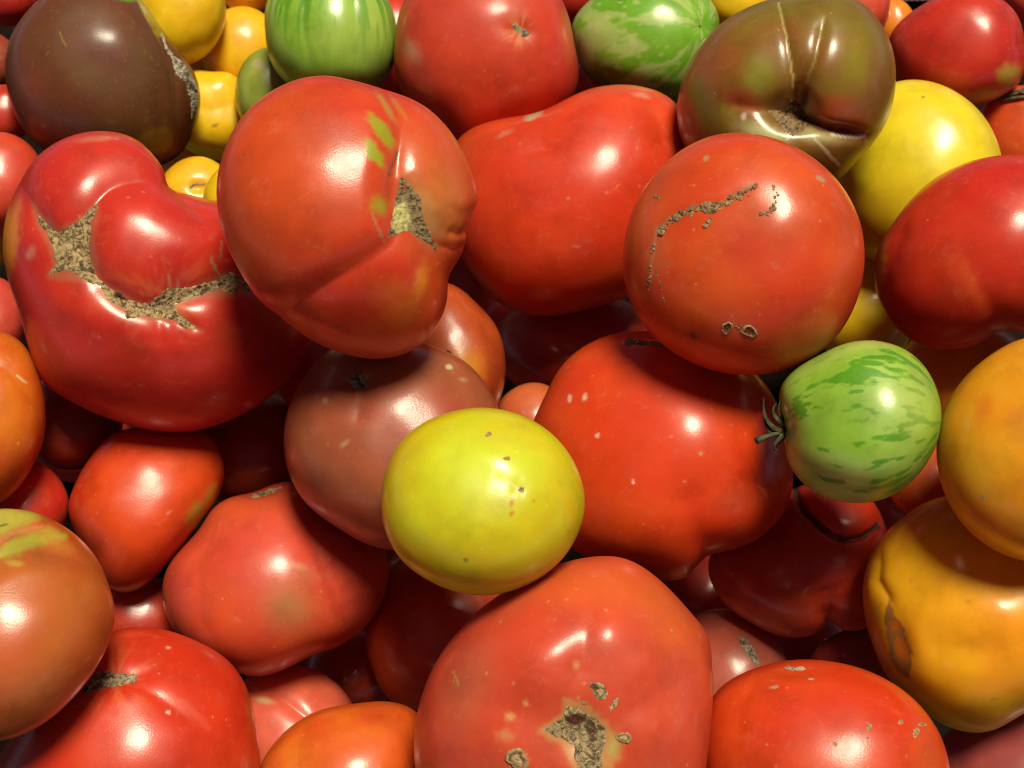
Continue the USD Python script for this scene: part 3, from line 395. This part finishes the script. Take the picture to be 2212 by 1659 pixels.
tom('AN', 'orange_tomato', 'shadowed orange tomato underneath the kidney-shaped red one', [(.34,.045,.010),(.38,.06,.010)], 36,
    [(967,613),(1031,657),(1071,704),(1091,760),(1087,828),(1070,885),(1020,930),(950,940),(880,900),(845,820),(850,730),(890,650),(930,615)], t=.95, p=[('blob',1010,790,46,54,-20,(.54,.24,.012),.7,1.),('specks',6,43,(.6,.4,.2),2.)])  # dark skin holds painted shade from the fruit above; amber blob paints the lit strip
tom('T2', 'yellow_tomato', 'golden yellow tomato at the top edge beside the dark purple one', YEL, 37, ell(388,22,100,122,0,7,.015), t=.95, p=[('specks',6,44,(.6,.4,.08),2.)])
tom('T4', 'yellow_tomato', 'knobbly yellow tomato between the purple and small green ones', YEL, 38,
    [(370,190),(395,160),(424,150),(455,158),(485,155),(520,175),(548,215),(552,270),(530,325),(488,348),(448,341),(404,323),(372,285),(360,235)], t=.95,
    f=[('groove',[(400,225),(450,238),(510,222)],4,26),('bump',482,178,30,24,0,5)], p=[('blob',464,271,9,4,-20,(.28,.20,.02),.9,.5),('blob',500,255,14,20,20,(.76,.5,.10),.4,.9)])  # the pale blob at right is a highlight put into the colour
tom('T3', 'yellow_tomato', 'orange yellow tomato peeping out left of the streaked green one', [(.74,.36,.006),(.74,.43,.008)], 39, ell(522,108,86,96,0,8), t=.95)
tom('AB', 'red_tomato', 'orange red tomato with withered grey green calyx at the right edge', [(.54,.05,.011),(.56,.07,.012)], 40, ell(2215,305,118,120,0,9,.02), t=.95, p=[('specks',6,45,(.6,.36,.25),2.)], s=[('calyx2','calyx')])
tom('AP', 'brownish_red_tomato', 'small brownish red tomato peeking out above the lime yellow one', [(.44,.085,.030),(.46,.10,.03)], 41, ell(1150,915,88,88,0,10,.01), t=.95)
tom('X', 'pinkish_brown_tomato', 'dusty pink brown tomato with long tan scar, low at the right', [(.42,.085,.055),(.44,.07,.035)], 42, ell(1556,1452,146,134,0,11,.015), t=.95, p=[('specks',20,46,(.5,.34,.22),2.5)],
    s=[('scar','stem_scar',[(1592,1382),(1602,1370),(1616,1376),(1630,1400),(1642,1432),(1634,1440),(1618,1424),(1602,1402)],(.38,.31,.20),3)])
tom('Z', 'mauve_tomato', 'glossy mauve red tomato in the bottom right corner', MAUVE, 43, ell(2182,1664,188,140,-14,12,.015), t=.95, p=[('specks',12,47,(.35,.30,.18),3.)])
tom('AW', 'red_tomato', 'rosy tomato with bright glint at left edge, behind the folded one', [(.50,.05,.035),(.52,.06,.03)], 44, ell(-20,695,78,98,0,13), t=.95)
tom('AY', 'red_tomato', 'plain red tomato at left edge, between two orange ones', [(.50,.022,.012),(.54,.04,.014)], 45, ell(48,1092,101,98,0,14,.015), t=.95)
tom('V', 'orange_red_tomato', 'dark orange red tomato in the gap below the flecked green one', [(.46,.06,.010),(.5,.09,.012)], 46, ell(2005,1040,92,82,0,15), t=.95)
tom('U', 'orange_tomato', 'orange tomato mostly in shadow right of the flecked green one', [(.60,.16,.008),(.66,.22,.010)], 47, ell(2085,818,155,126,0,16), t=.95, p=[('blob',2040,870,80,50,0,(.74,.33,.008),.7,1.)])  # the brighter blob paints the lit patch on its lower part
tom('T62', 'yellow_tomato', 'sliver of bright yellow tomato left of the kidney-shaped red one', YEL, 48, ell(516,432,76,86,0,17,.01), t=.95)
tom('T61', 'yellow_tomato', 'orange yellow tomato with a thin grey star scar, left of the sliver', [(.74,.36,.006),(.76,.43,.010)], 49, ell(425,422,86,84,0,18,.02), t=.92, f=[('bump',430,405,26,12,0,-8)], p=[('rays',428,402,10,45,(.78,.52,.06),.6,4)],
    s=[('scar','blossom_scar',[(407,404),(414,396),(428,395),(446,394),(449,398),(440,403),(424,402),(412,412),(408,415)],(.36,.30,.20),1.5)])
tom('AE', 'red_tomato', 'salmon red tomato partly hidden behind the olive one, top edge', [(.56,.055,.030),(.56,.07,.03)], 50, ell(1845,8,76,92,0,19,.01), t=.95)
tom('AD', 'orange_tomato', 'small orange tomato squeezed beside the salmon one, top right', [(.68,.17,.010),(.7,.22,.012)], 51, ell(1925,55,52,62,0,20), t=.95)
tom('AF', 'yellow_tomato', 'yellow tomato at top edge between marbled green and olive ones', YEL, 52, ell(1600,2,78,74,0,21), t=.95)
tom('AC', 'red_tomato', 'rosy red tomato just showing in the extreme top right corner', [(.50,.045,.03),(.5,.05,.03)], 53, ell(2235,-10,66,66,0,22), t=.95)
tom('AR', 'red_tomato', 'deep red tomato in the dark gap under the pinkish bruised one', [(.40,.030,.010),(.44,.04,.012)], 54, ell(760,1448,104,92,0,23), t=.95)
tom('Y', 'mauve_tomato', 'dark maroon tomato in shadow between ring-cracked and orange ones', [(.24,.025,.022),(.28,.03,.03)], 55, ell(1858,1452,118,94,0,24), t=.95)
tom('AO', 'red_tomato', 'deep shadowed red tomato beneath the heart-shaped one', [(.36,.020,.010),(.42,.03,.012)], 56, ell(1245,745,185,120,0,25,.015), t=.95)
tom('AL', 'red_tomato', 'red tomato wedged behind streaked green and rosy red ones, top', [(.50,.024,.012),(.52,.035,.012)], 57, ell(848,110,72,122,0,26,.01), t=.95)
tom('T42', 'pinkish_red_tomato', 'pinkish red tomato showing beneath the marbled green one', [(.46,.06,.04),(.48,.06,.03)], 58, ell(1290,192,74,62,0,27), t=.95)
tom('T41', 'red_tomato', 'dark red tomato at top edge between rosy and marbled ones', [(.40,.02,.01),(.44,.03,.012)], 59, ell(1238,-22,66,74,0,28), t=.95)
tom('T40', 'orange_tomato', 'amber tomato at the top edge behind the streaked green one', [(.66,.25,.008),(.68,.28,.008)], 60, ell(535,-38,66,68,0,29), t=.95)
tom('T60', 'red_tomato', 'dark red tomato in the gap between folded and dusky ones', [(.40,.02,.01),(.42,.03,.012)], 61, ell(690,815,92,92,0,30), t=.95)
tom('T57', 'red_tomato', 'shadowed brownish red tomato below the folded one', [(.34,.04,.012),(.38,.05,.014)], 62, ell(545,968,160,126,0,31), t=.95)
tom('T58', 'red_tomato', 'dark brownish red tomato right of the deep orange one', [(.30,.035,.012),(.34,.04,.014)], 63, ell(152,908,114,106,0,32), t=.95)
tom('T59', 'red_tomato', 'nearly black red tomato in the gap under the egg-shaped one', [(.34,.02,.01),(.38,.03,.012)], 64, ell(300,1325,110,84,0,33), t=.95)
tom('T55', 'red_tomato', 'dark red tomato in the extreme top left corner', [(.38,.016,.01),(.42,.02,.012)], 65, ell(18,-12,74,70,0,34), t=.95)
tom('T56', 'red_tomato', 'shaded red tomato at left edge below the purple one', [(.40,.02,.01),(.44,.03,.012)], 66, ell(10,248,62,66,0,35), t=.95)
tom('T54', 'brownish_red_tomato', 'brown red tomato at left edge beside the dark purple one', [(.24,.045,.02),(.28,.04,.02)], 67, ell(-20,135,58,66,0,36), t=.95)
tom('T51', 'yellow_tomato', 'yellow tomato barely showing at left edge beside the folded one', YEL, 68, ell(-48,530,62,72,0,37), t=.95)
tom('T63', 'orange_tomato', 'dark orange tomato glimpsed in a wedge between yellow ones, top left', AMB, 69, ell(452,120,74,74,0,38), t=.95)
tom('T64', 'yellow_tomato', 'amber yellow tomato glimpsed under the dark purple one', AMB, 70, ell(380,338,56,48,0,39), t=.95)
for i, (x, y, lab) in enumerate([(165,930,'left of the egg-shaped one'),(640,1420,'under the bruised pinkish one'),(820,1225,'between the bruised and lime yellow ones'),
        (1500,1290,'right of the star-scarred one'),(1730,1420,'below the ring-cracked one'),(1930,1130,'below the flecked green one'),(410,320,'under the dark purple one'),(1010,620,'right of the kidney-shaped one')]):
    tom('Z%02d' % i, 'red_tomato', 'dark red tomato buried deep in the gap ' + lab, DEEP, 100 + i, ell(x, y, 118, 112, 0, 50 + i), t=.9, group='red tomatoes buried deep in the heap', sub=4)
DIST = {'B': 0.4475, 'E': 0.4792, 'G': 0.4219, 'M': 0.4443, 'Q': 0.4681, 'I': 0.437, 'AX': 0.5045, 'N': 0.4589, 'D': 0.5488, 'R': 0.5397, 'P': 0.4745, 'T5': 0.5073, 'H': 0.5179, 'J': 0.4692, 'F': 0.5118, 'C': 0.5664, 'L': 0.4765, 'K': 0.5096, 'O': 0.511, 'S': 0.5997, 'T1': 0.6313, 'AJ': 0.6071, 'AH': 0.6196, 'AK': 0.6288, 'AI': 0.6452, 'AA': 0.6516, 'T50': 0.6169, 'AT': 0.4752, 'AS': 0.5259, 'AQ': 0.5297, 'W': 0.5443, 'S2': 0.6148, 'AN': 0.5309, 'T2': 0.6697, 'T4': 0.6672, 'T3': 0.6904, 'AB': 0.6631, 'AP': 0.5487, 'X': 0.558, 'Z': 0.5372, 'AW': 0.5775, 'AY': 0.5257, 'V': 0.5369, 'U': 0.5706, 'T62': 0.5836, 'T61': 0.6075, 'AE': 0.6762, 'AD': 0.6929, 'AF': 0.6797, 'AC': 0.7165, 'AR': 0.557, 'Y': 0.5519, 'AO': 0.6022, 'AL': 0.6528, 'T42': 0.6542, 'T41': 0.6781, 'T40': 0.7047, 'T60': 0.531, 'T57': 0.5507, 'T58': 0.5399, 'T59': 0.5355, 'T55': 0.714, 'T56': 0.656, 'T54': 0.6809, 'T51': 0.6331, 'T63': 0.7192, 'T64': 0.6817, 'Z00': 0.6817, 'Z01': 0.6038, 'Z02': 0.6181, 'Z03': 0.6139, 'Z04': 0.6091, 'Z05': 0.6482, 'Z06': 0.7843, 'Z07': 0.7017}

# ------------------------------------------------------------------ building each fruit
def paint(T, B):
    """The skin's colours at every vertex, some with light and shade painted in: ground colour, unevenness, and marks on the side that bears them."""
    d, q, seed = B.d, B.q, B.seed
    a, b = (np.array(x) for x in T['col'])
    k = sstep(.3, .7, meshkit.fbm(d * 1.6 + seed * .37, 3, seed))[:, None]
    col = a * (1 - k) + b * k
    col = col * (0.90 + 0.2 * meshkit.fbm(d * 5 + seed, 3, seed + 5))[:, None]
    jit = np.stack([meshkit.fbm(np.c_[q / 14, np.full(len(q), seed)], 3, seed + 20 + i) - .5 for i in (0, 1)], -1)
    qn = q + jit * 16
    fm = (d[:, 2] > -0.05).astype(float)
    def put(c, w):
        nonlocal col
        w = np.clip(w * fm, 0, 1)[:, None]
        col = col * (1 - w) + np.array(c) * w
    if 'zebra' in T:
        (px, py), how = T['zebra']
        m = int(np.argmin(((q - [px, py]) ** 2).sum(1) + (d[:, 2] < 0) * 1e6))
        ax = d[m]; e1 = np.cross(ax, [0.3, 0.2, 0.9]); e1 /= np.linalg.norm(e1); e2 = np.cross(ax, e1)
        lat = np.arccos(np.clip(d @ ax, -1, 1)); lon = np.arctan2(d @ e2, d @ e1)
        ring = np.stack([np.cos(lon), np.sin(lon)], -1)
        if how == 'flecks':
            n = meshkit.fbm(np.c_[ring * 9.5, lat * 2.6], 4, 3); gate = meshkit.fbm(np.c_[ring * 2.0, lat * 1.0], 2, 9)
            w = sstep(.552, .612, n * .72 + gate * .28 + .03 * (lat - 1.6)); put(DKG, w * .9 * 1.0)
            n2 = meshkit.fbm(np.c_[ring * 1.6, lat * .8], 3, 5); put((.36, .52, .13), sstep(.45, .7, n2) * .5)
            put(DKG, w * .85)
        elif how == 'streaks':
            n = meshkit.fbm(np.c_[ring * 13, lat * 1.6], 4, 13); fade = sstep(2.1, .6, lat)
            w = sstep(.53, .62, n + .10 * fade - .035); put((.06, .24, .010), w * .9 * (0.10 + .90 * fade))
        else:
            n = meshkit.fbm(np.c_[ring * 5, lat * 2.0 + 3], 4, 23)
            put((.34, .46, .13), sstep(.50, .64, n + .05 * (lat - .7)) * .85)
            n = meshkit.fbm(np.c_[ring * 12, lat * 8], 3, 29); put((.42, .46, .2), sstep(.62, .7, n) * .5)
    for p in T.get('p', ()):
        if p[0] == 'blob':
            _, x, y, rx, ry, rot, c, s, soft = p
            co, si = math.cos(math.radians(rot)), math.sin(math.radians(rot))
            u, v = qn[:, 0] - x, qn[:, 1] - y
            if min(rx, ry) < 14: u, v = q[:, 0] - x + jit[:, 0] * 6, q[:, 1] - y + jit[:, 1] * 6
            r = np.hypot((co * u + si * v) / rx, (-si * u + co * v) / ry)
            put(c, s * (1 - sstep(1 - soft, 1 + .25 * soft, r)))
        elif p[0] == 'poly':
            _, pts, c, s, soft = p
            put(c, s * sstep(-soft, soft * .4, inside_dist(pts, qn)))
        elif p[0] == 'line':
            _, pts, w, c, s = p
            dd = shapely.distance(shapely.LineString(pts), shapely.points(q[:, 0] + jit[:, 0] * w * 1.6, q[:, 1] + jit[:, 1] * w * 1.6))
            put(c, s * (1 - sstep(w * .35, w * 1.1, dd)))
        elif p[0] == 'rays':
            _, x, y, r0, r1, c, s, sd = p
            u, v = q[:, 0] - x, q[:, 1] - y
            r, an = np.hypot(u, v * 1.25), np.arctan2(v * 1.25, u)
            n = meshkit.fbm(np.c_[np.cos(an) * 4.2, np.sin(an) * 4.2, r / 160], 3, sd)
            put(c, s * sstep(.50, .68, n) * (1 - sstep(r0 * .6, r1, r)))
        elif p[0] == 'specks':
            _, n, sd, c, sz = p
            rng = np.random.default_rng(sd)
            cand = np.flatnonzero(B.d[:, 2] > 0.1)
            for j in rng.choice(cand, n):
                r = np.linalg.norm((B.P - B.P[j]) / B.px, axis=1) / (sz * rng.uniform(.45, 1.2))
                put(c, rng.uniform(.1, .42) * (1 - sstep(.5, 1.25, r)))
    return np.clip(col, 0.001, 0.95)

def patch(B, pts, c, h, c2=None, spot=None, seed=0):
    """A corky patch grown over the skin: its own surface with a ragged edge tucked under the skin."""
    loop = np.array(shapely.Polygon(pts).segmentize(3.0).exterior.coords)[:-1]
    jit = np.stack([meshkit.fbm(np.c_[loop / 5, np.full(len(loop), 3.)], 2, seed + i) - .5 for i in (0, 1)], -1)
    poly = shapely.Polygon(loop + jit * 7).buffer(0)
    if poly.geom_type != 'Polygon': poly = max(poly.geoms, key=lambda g: g.area)
    x0, y0, x1, y1 = poly.bounds
    st = 1.7
    gx, gy = np.meshgrid(np.arange(x0, x1, st), np.arange(y0, y1, st))
    rng = np.random.default_rng(seed)
    g = np.c_[gx.ravel(), gy.ravel()] + rng.uniform(-.6, .6, (gx.size, 2))
    g = g[shapely.contains_xy(poly.buffer(-1.0), g[:, 0], g[:, 1])]
    edge = np.array(poly.segmentize(2.4).exterior.coords)[:-1]
    q = np.vstack([edge, g])
    tri = Delaunay(q).simplices
    cen = q[tri].mean(1)
    tri = tri[shapely.contains_xy(poly, cen[:, 0], cen[:, 1])]
    P, N = B.on(q[:, 0], q[:, 1])
    dist = np.r_[np.zeros(len(edge)), shapely.distance(poly.exterior, shapely.points(g[:, 0], g[:, 1]))]
    e = np.clip(dist / 4.0, 0, 1)
    qw = q @ np.array([[.82, .57], [-.57, .82]]) + 14 * (np.stack([meshkit.fbm(np.c_[q / 11, np.full(len(q), k)], 3, seed + 40) for k in (1.5, 7.5)], -1) - .5)
    rough = meshkit.fbm(np.c_[qw / 6.5, np.full(len(q), seed)], 4, seed + 3)
    crack = np.abs(meshkit.fbm(np.c_[qw / [15, 11], np.full(len(q), seed + 7)], 4, seed + 8) - .5) * 2
    up = -0.6 + e * (0.9 + h * np.clip(1.3 * (rough - .3), 0, 2) - .5 * (1 - sstep(.0, .14, crack)))
    big = meshkit.fbm(np.c_[qw / 22, np.full(len(q), seed + 2)], 2, seed + 13)
    col = np.array(c) * (0.45 + .65 * rough + .35 * big)[:, None] * (0.22 + .78 * sstep(.0, .16, crack))[:, None]
    pit = sstep(.60, .72, meshkit.fbm(np.c_[qw / 13, np.full(len(q), seed + 5)], 3, seed + 17))[:, None] * e[:, None]
    col = col * (1 - .8 * pit) + np.array([.05, .018, .010]) * .8 * pit
    if c2 is not None:
        x, y, rx, ry = spot
        jq = q + (meshkit.fbm(np.c_[q / 8, np.full(len(q), 5.)], 3, seed + 11)[:, None] - .5) * 12
        w = 1 - sstep(.6, 1.1, np.hypot((jq[:, 0] - x) / rx, (jq[:, 1] - y) / ry))
        col = col * (1 - w[:, None]) + np.array(c2) * (.7 + .5 * rough)[:, None] * w[:, None]
    P = P + N * (up * B.px)[:, None]
    a, b, cc = P[tri[:, 0]], P[tri[:, 1]], P[tri[:, 2]]
    flip = (np.cross(b - a, cc - a) * N[tri[:, 0]]).sum(1) < 0
    tri[flip] = tri[flip][:, ::-1]
    return P, tri, np.clip(col, .004, .9)

def beads(B, line, n, size, seed):
    """A chain of small raised scabs."""
    rng = np.random.default_rng(seed)
    ln = shapely.LineString(line); V, F, C, k = [], [], [], 0
    sv, sf = sphere(1)
    for i in range(n):
        p = ln.interpolate((i + rng.uniform(-.3, .3)) / max(n - 1, 1), normalized=True)
        x, y = p.x + rng.normal() * size * .5, p.y + rng.normal() * size * .5
        P, N = B.on([x], [y]); P, N = P[0], N[0]
        t = np.cross(N, [0.2, 0.5, 0.8]); t /= np.linalg.norm(t); b = np.cross(N, t)
        s = size * rng.lognormal(0, .38) * .62 * B.px
        l = sv * (1 + rng.uniform(-.28, .28, (len(sv), 1)))
        V.append(P + s * (l[:, :1] * t * rng.uniform(.8, 1.3) + l[:, 1:2] * b + l[:, 2:] * N * .55)); F.append(sf + k); k += len(sv)
        C.append(np.tile(np.array([.28, .17, .085]) * rng.uniform(.55, 1.5), (len(sv), 1)) * rng.uniform(.7, 1.25, (len(sv), 1)))
    return np.vstack(V), np.vstack(F), np.clip(np.vstack(C), .01, .8)

def ring(B, x, y, rx, ry, full, seed):
    """A small healed blemish: a raised tan rim round a sunken brown (or, if full, a corky) middle."""
    prof = [(0, .4 if full else .12, 1), (.35, .9 if full else .15, 1), (.66, .5 if full else .25, 0), (.88, 1.1, 2), (1.04, .8, 2), (1.2, -.7, 2)]
    n = 18; V, C, F = [], [], []
    rng = np.random.default_rng(seed)
    a = np.arange(n) * 2 * np.pi / n; wob = 1 + .2 * np.cos(2 * a + rng.uniform(0, 6)) + .1 * np.cos(3 * a + rng.uniform(0, 6)) + .09 * rng.normal(size=n)
    for r, h, c in prof:
        X, Y = x + rx * r * wob * np.cos(a), y + ry * r * wob * np.sin(a)
        P, N = B.on(X, Y)
        V.append(P + N * ((h + rng.normal(size=n) * .22) * min(rx, ry) * .22 * B.px)[:, None])
        base = [(.36, .19, .09), (.40, .22, .11), (.40, .30, .17)][c] if max(rx, ry) < 9 and not full else [(.20, .085, .03), (.26, .08, .03) if not full else (.46, .35, .19), (.36, .25, .13)][c]
        C.append(np.array(base) * rng.uniform(.7, 1.25, (n, 1)))
    for k in range(len(prof) - 1):
        for i in range(n):
            j = (i + 1) % n
            F += [[k * n + i, (k + 1) * n + j, (k + 1) * n + i], [k * n + i, k * n + j, (k + 1) * n + j]]
    return np.vstack(V), np.array(F), np.clip(np.vstack(C), .01, .8)

def tube(pts, rad, n=9, flat=1.0, nrm=None):
    pts = np.array(smooth_curve(pts)); rad = np.interp(np.linspace(0, 1, len(pts)), np.linspace(0, 1, len(rad)), rad)
    V, F = [], []
    for i, p in enumerate(pts):
        t = pts[min(i + 1, len(pts) - 1)] - pts[max(i - 1, 0)]; t /= np.linalg.norm(t)
        s = np.cross(t, nrm if nrm is not None else [.3, .4, .86]); s /= np.linalg.norm(s); b = np.cross(s, t)
        for k in range(n):
            A = 2 * np.pi * k / n
            V.append(p + rad[i] * (math.cos(A) * s + flat * math.sin(A) * b))
    m = len(pts)
    for i in range(m - 1):
        for k in range(n):
            j = (k + 1) % n
            F += [[i * n + k, i * n + j, (i + 1) * n + j], [i * n + k, (i + 1) * n + j, (i + 1) * n + k]]
    V += [pts[0], pts[-1]]
    for k in range(n):
        j = (k + 1) % n
        F += [[m * n, j, k], [m * n + 1, (m - 1) * n + k, (m - 1) * n + j]]
    return np.array(V), np.array(F)

def smooth_curve(pts, n=18):
    p = np.array(pts, float)
    if len(p) < 3: return p[0] + np.linspace(0, 1, n)[:, None] * (p[1] - p[0])
    tck, _ = splprep(p.T, s=0, k=min(3, len(p) - 1))
    return np.stack(splev(np.linspace(0, 1, n), tck), -1)

taken = {}
def numbered(base):
    k = taken.get(base, 0); taken[base] = k + 1
    return base if k == 0 else f'{base}_{k:03d}'

def put_mesh(path, V, F, mat, origin, col=None, smooth=True):
    m = usdkit.mesh(stage, path, trimesh.Trimesh(V - origin, F, process=False), mat, smooth=smooth)
    if col is not None:
        UsdGeom.PrimvarsAPI(m).CreatePrimvar('col', Sdf.ValueTypeNames.Color3fArray, 'vertex').Set(Vt.Vec3fArray.FromNumpy(col.astype(np.float32)))
    return m

def tag(prim, label, cat, group=None, kind=None):
    for k, v in (('label', label), ('category', cat), ('group', group), ('kind', kind)):
        if v: prim.SetCustomDataByKey(k, v)

BODIES = {}
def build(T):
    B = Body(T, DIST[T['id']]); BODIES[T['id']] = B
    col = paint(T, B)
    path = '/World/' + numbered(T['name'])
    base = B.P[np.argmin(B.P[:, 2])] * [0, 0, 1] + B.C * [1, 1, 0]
    parts = T.get('s')
    if not parts:
        m = put_mesh(path, B.P, B.f, SKIN, base, col)
        m.AddTranslateOp().Set(Gf.Vec3d(*map(float, base)))
        tag(m.GetPrim(), T['label'], 'tomato', T.get('group')); return
    x = UsdGeom.Xform.Define(stage, path); x.AddTranslateOp().Set(Gf.Vec3d(*map(float, base)))
    tag(x.GetPrim(), T['label'], 'tomato')
    put_mesh(path + '/fruit', B.P, B.f, SKIN, base, col)
    seen = {}
    def child(n):
        k = seen.get(n, 0); seen[n] = k + 1
        return f'{path}/{n}' if k == 0 else f'{path}/{n}_{k:03d}'
    for i, s in enumerate(parts):
        sd = B.seed + 31 * i
        if s[0] == 'scar':
            c2, spot = (s[5], s[6]) if len(s) > 5 else (None, None)
            V, F, c = patch(B, s[2], s[3], s[4], c2, spot, sd); put_mesh(child(s[1]), V, F, CORK, base, c)
        elif s[0] == 'beads':
            V, F, c = beads(B, s[2], s[3], s[4], sd); put_mesh(child(s[1]), V, F, CORK, base, c, smooth=False)
        elif s[0] == 'ring':
            V, F, c = ring(B, *s[2:6], len(s) > 6, sd); put_mesh(child(s[1]), V, F, CORK, base, c)
        elif s[0] == 'calyx':          # stem and curled sepals at the fruit's left end
            P0, N0 = B.on([1697], [925]); P0, N0 = P0[0], N0[0]
            ax = -RT * .88 - FW * .45 - UP * .1; ax /= np.linalg.norm(ax); k = B.px
            def at(x, y, out): return P0 + k * ((x - 1697) * RT - (y - 925) * UP) - FW * k * out
            V, F = tube([at(1700,925,-12), at(1680,934,4), at(1655,942,12), at(1631,951,18)], [k*8, k*6, k*5.5, k*7.5], 10); put_mesh(child('stem'), V, F, CALYX, base)
            sep = [[(1694,930,2),(1672,925,14),(1652,905,20),(1646,880,24),(1645,860,30)], [(1694,922,2),(1676,905,12),(1666,888,22),(1672,872,28)], [(1692,935,2),(1678,950,12),(1672,962,8),(1680,972,2)],
                   [(1695,915,-2),(1684,895,6),(1682,878,10),(1686,862,12)], [(1692,930,0),(1668,935,6),(1655,920,10),(1648,900,10)], [(1695,936,-8),(1684,955,-12),(1676,966,-16),(1680,980,-14)]]
            for q in sep:
                V, F = tube([at(*p) for p in q], [k*4, k*5.5, k*4.5, k*3.2, k*.8], 8, .35, -FW + .3 * RT); put_mesh(child('sepal'), V, F, CALYX, base)
        elif s[0] == 'calyx2':
            for q in ([(2140,222),(2165,214),(2190,206),(2215,196)], [(2146,218),(2170,204),(2186,200)], [(2160,226),(2178,218),(2200,214),(2222,212)], [(2186,212),(2200,202),(2214,206),(2226,198)]):
                X, Y = np.array(q, float).T; P, N = B.on(X, Y)
                V, F = tube(P + N * B.px * 5, [B.px*2, B.px*6, B.px*7, B.px*4], 8, .45); put_mesh(child('sepal'), V, F, CALYX, base)

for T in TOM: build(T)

# ------------------------------------------------------------------ what the heap lies on
low = min(B.P[:, 2].min() for B in BODIES.values())
def slab(name, x0, x1, y0, y1, z0, z1, mat, label, cat, kind=None):
    m = trimesh.creation.box([x1 - x0, y1 - y0, z1 - z0]); m.apply_translation([0, 0, (z1 - z0) / 2])
    o = np.array([(x0 + x1) / 2, (y0 + y1) / 2, z0])
    p = put_mesh('/World/' + name, np.array(m.vertices) + o, np.array(m.faces), mat, o, smooth=False); p.AddTranslateOp().Set(Gf.Vec3d(*map(float, o)))
    tag(p.GetPrim(), label, cat, kind=kind)
slab('table_top', -.60, .60, -.45, .75, low - .05, low - .004, BOARD, 'dark board under the heap of tomatoes', 'table', 'structure')
# a coarse woven cloth behind the heap: a sheet that rises from the table and hangs over the far side
gx, gy = np.meshgrid(np.linspace(-.5, .5, 60), np.linspace(0, 1, 26))
yy = .40 + gy * .10 + .006 * meshkit.noise(np.stack([gx * 14, gy * 4, gx * 0], -1)); zz = low + .002 + gy * .16
V = np.stack([gx, yy, zz], -1).reshape(-1, 3); idx = np.arange(60 * 26).reshape(26, 60)
F = np.vstack([np.c_[idx[:-1, :-1].ravel(), idx[:-1, 1:].ravel(), idx[1:, 1:].ravel()], np.c_[idx[:-1, :-1].ravel(), idx[1:, 1:].ravel(), idx[1:, :-1].ravel()]])
V2 = V + [0, .0015, 0]
rim = np.r_[idx[0, :], idx[1:, -1], idx[-1, -2::-1], idx[-2:0:-1, 0]]; rn = np.roll(rim, -1); n0 = len(V)
F = np.vstack([F, F[:, ::-1] + n0, np.c_[rim, rim + n0, rn], np.c_[rn, rim + n0, rn + n0]])
o = np.array([0, .40, low])
p = put_mesh('/World/mesh_cloth', np.vstack([V, V2]), F, MESHCLOTH, o, smooth=40); p.AddTranslateOp().Set(Gf.Vec3d(*map(float, o)))
tag(p.GetPrim(), 'pinkish grey mesh cloth showing behind the heap at the top right', 'cloth')
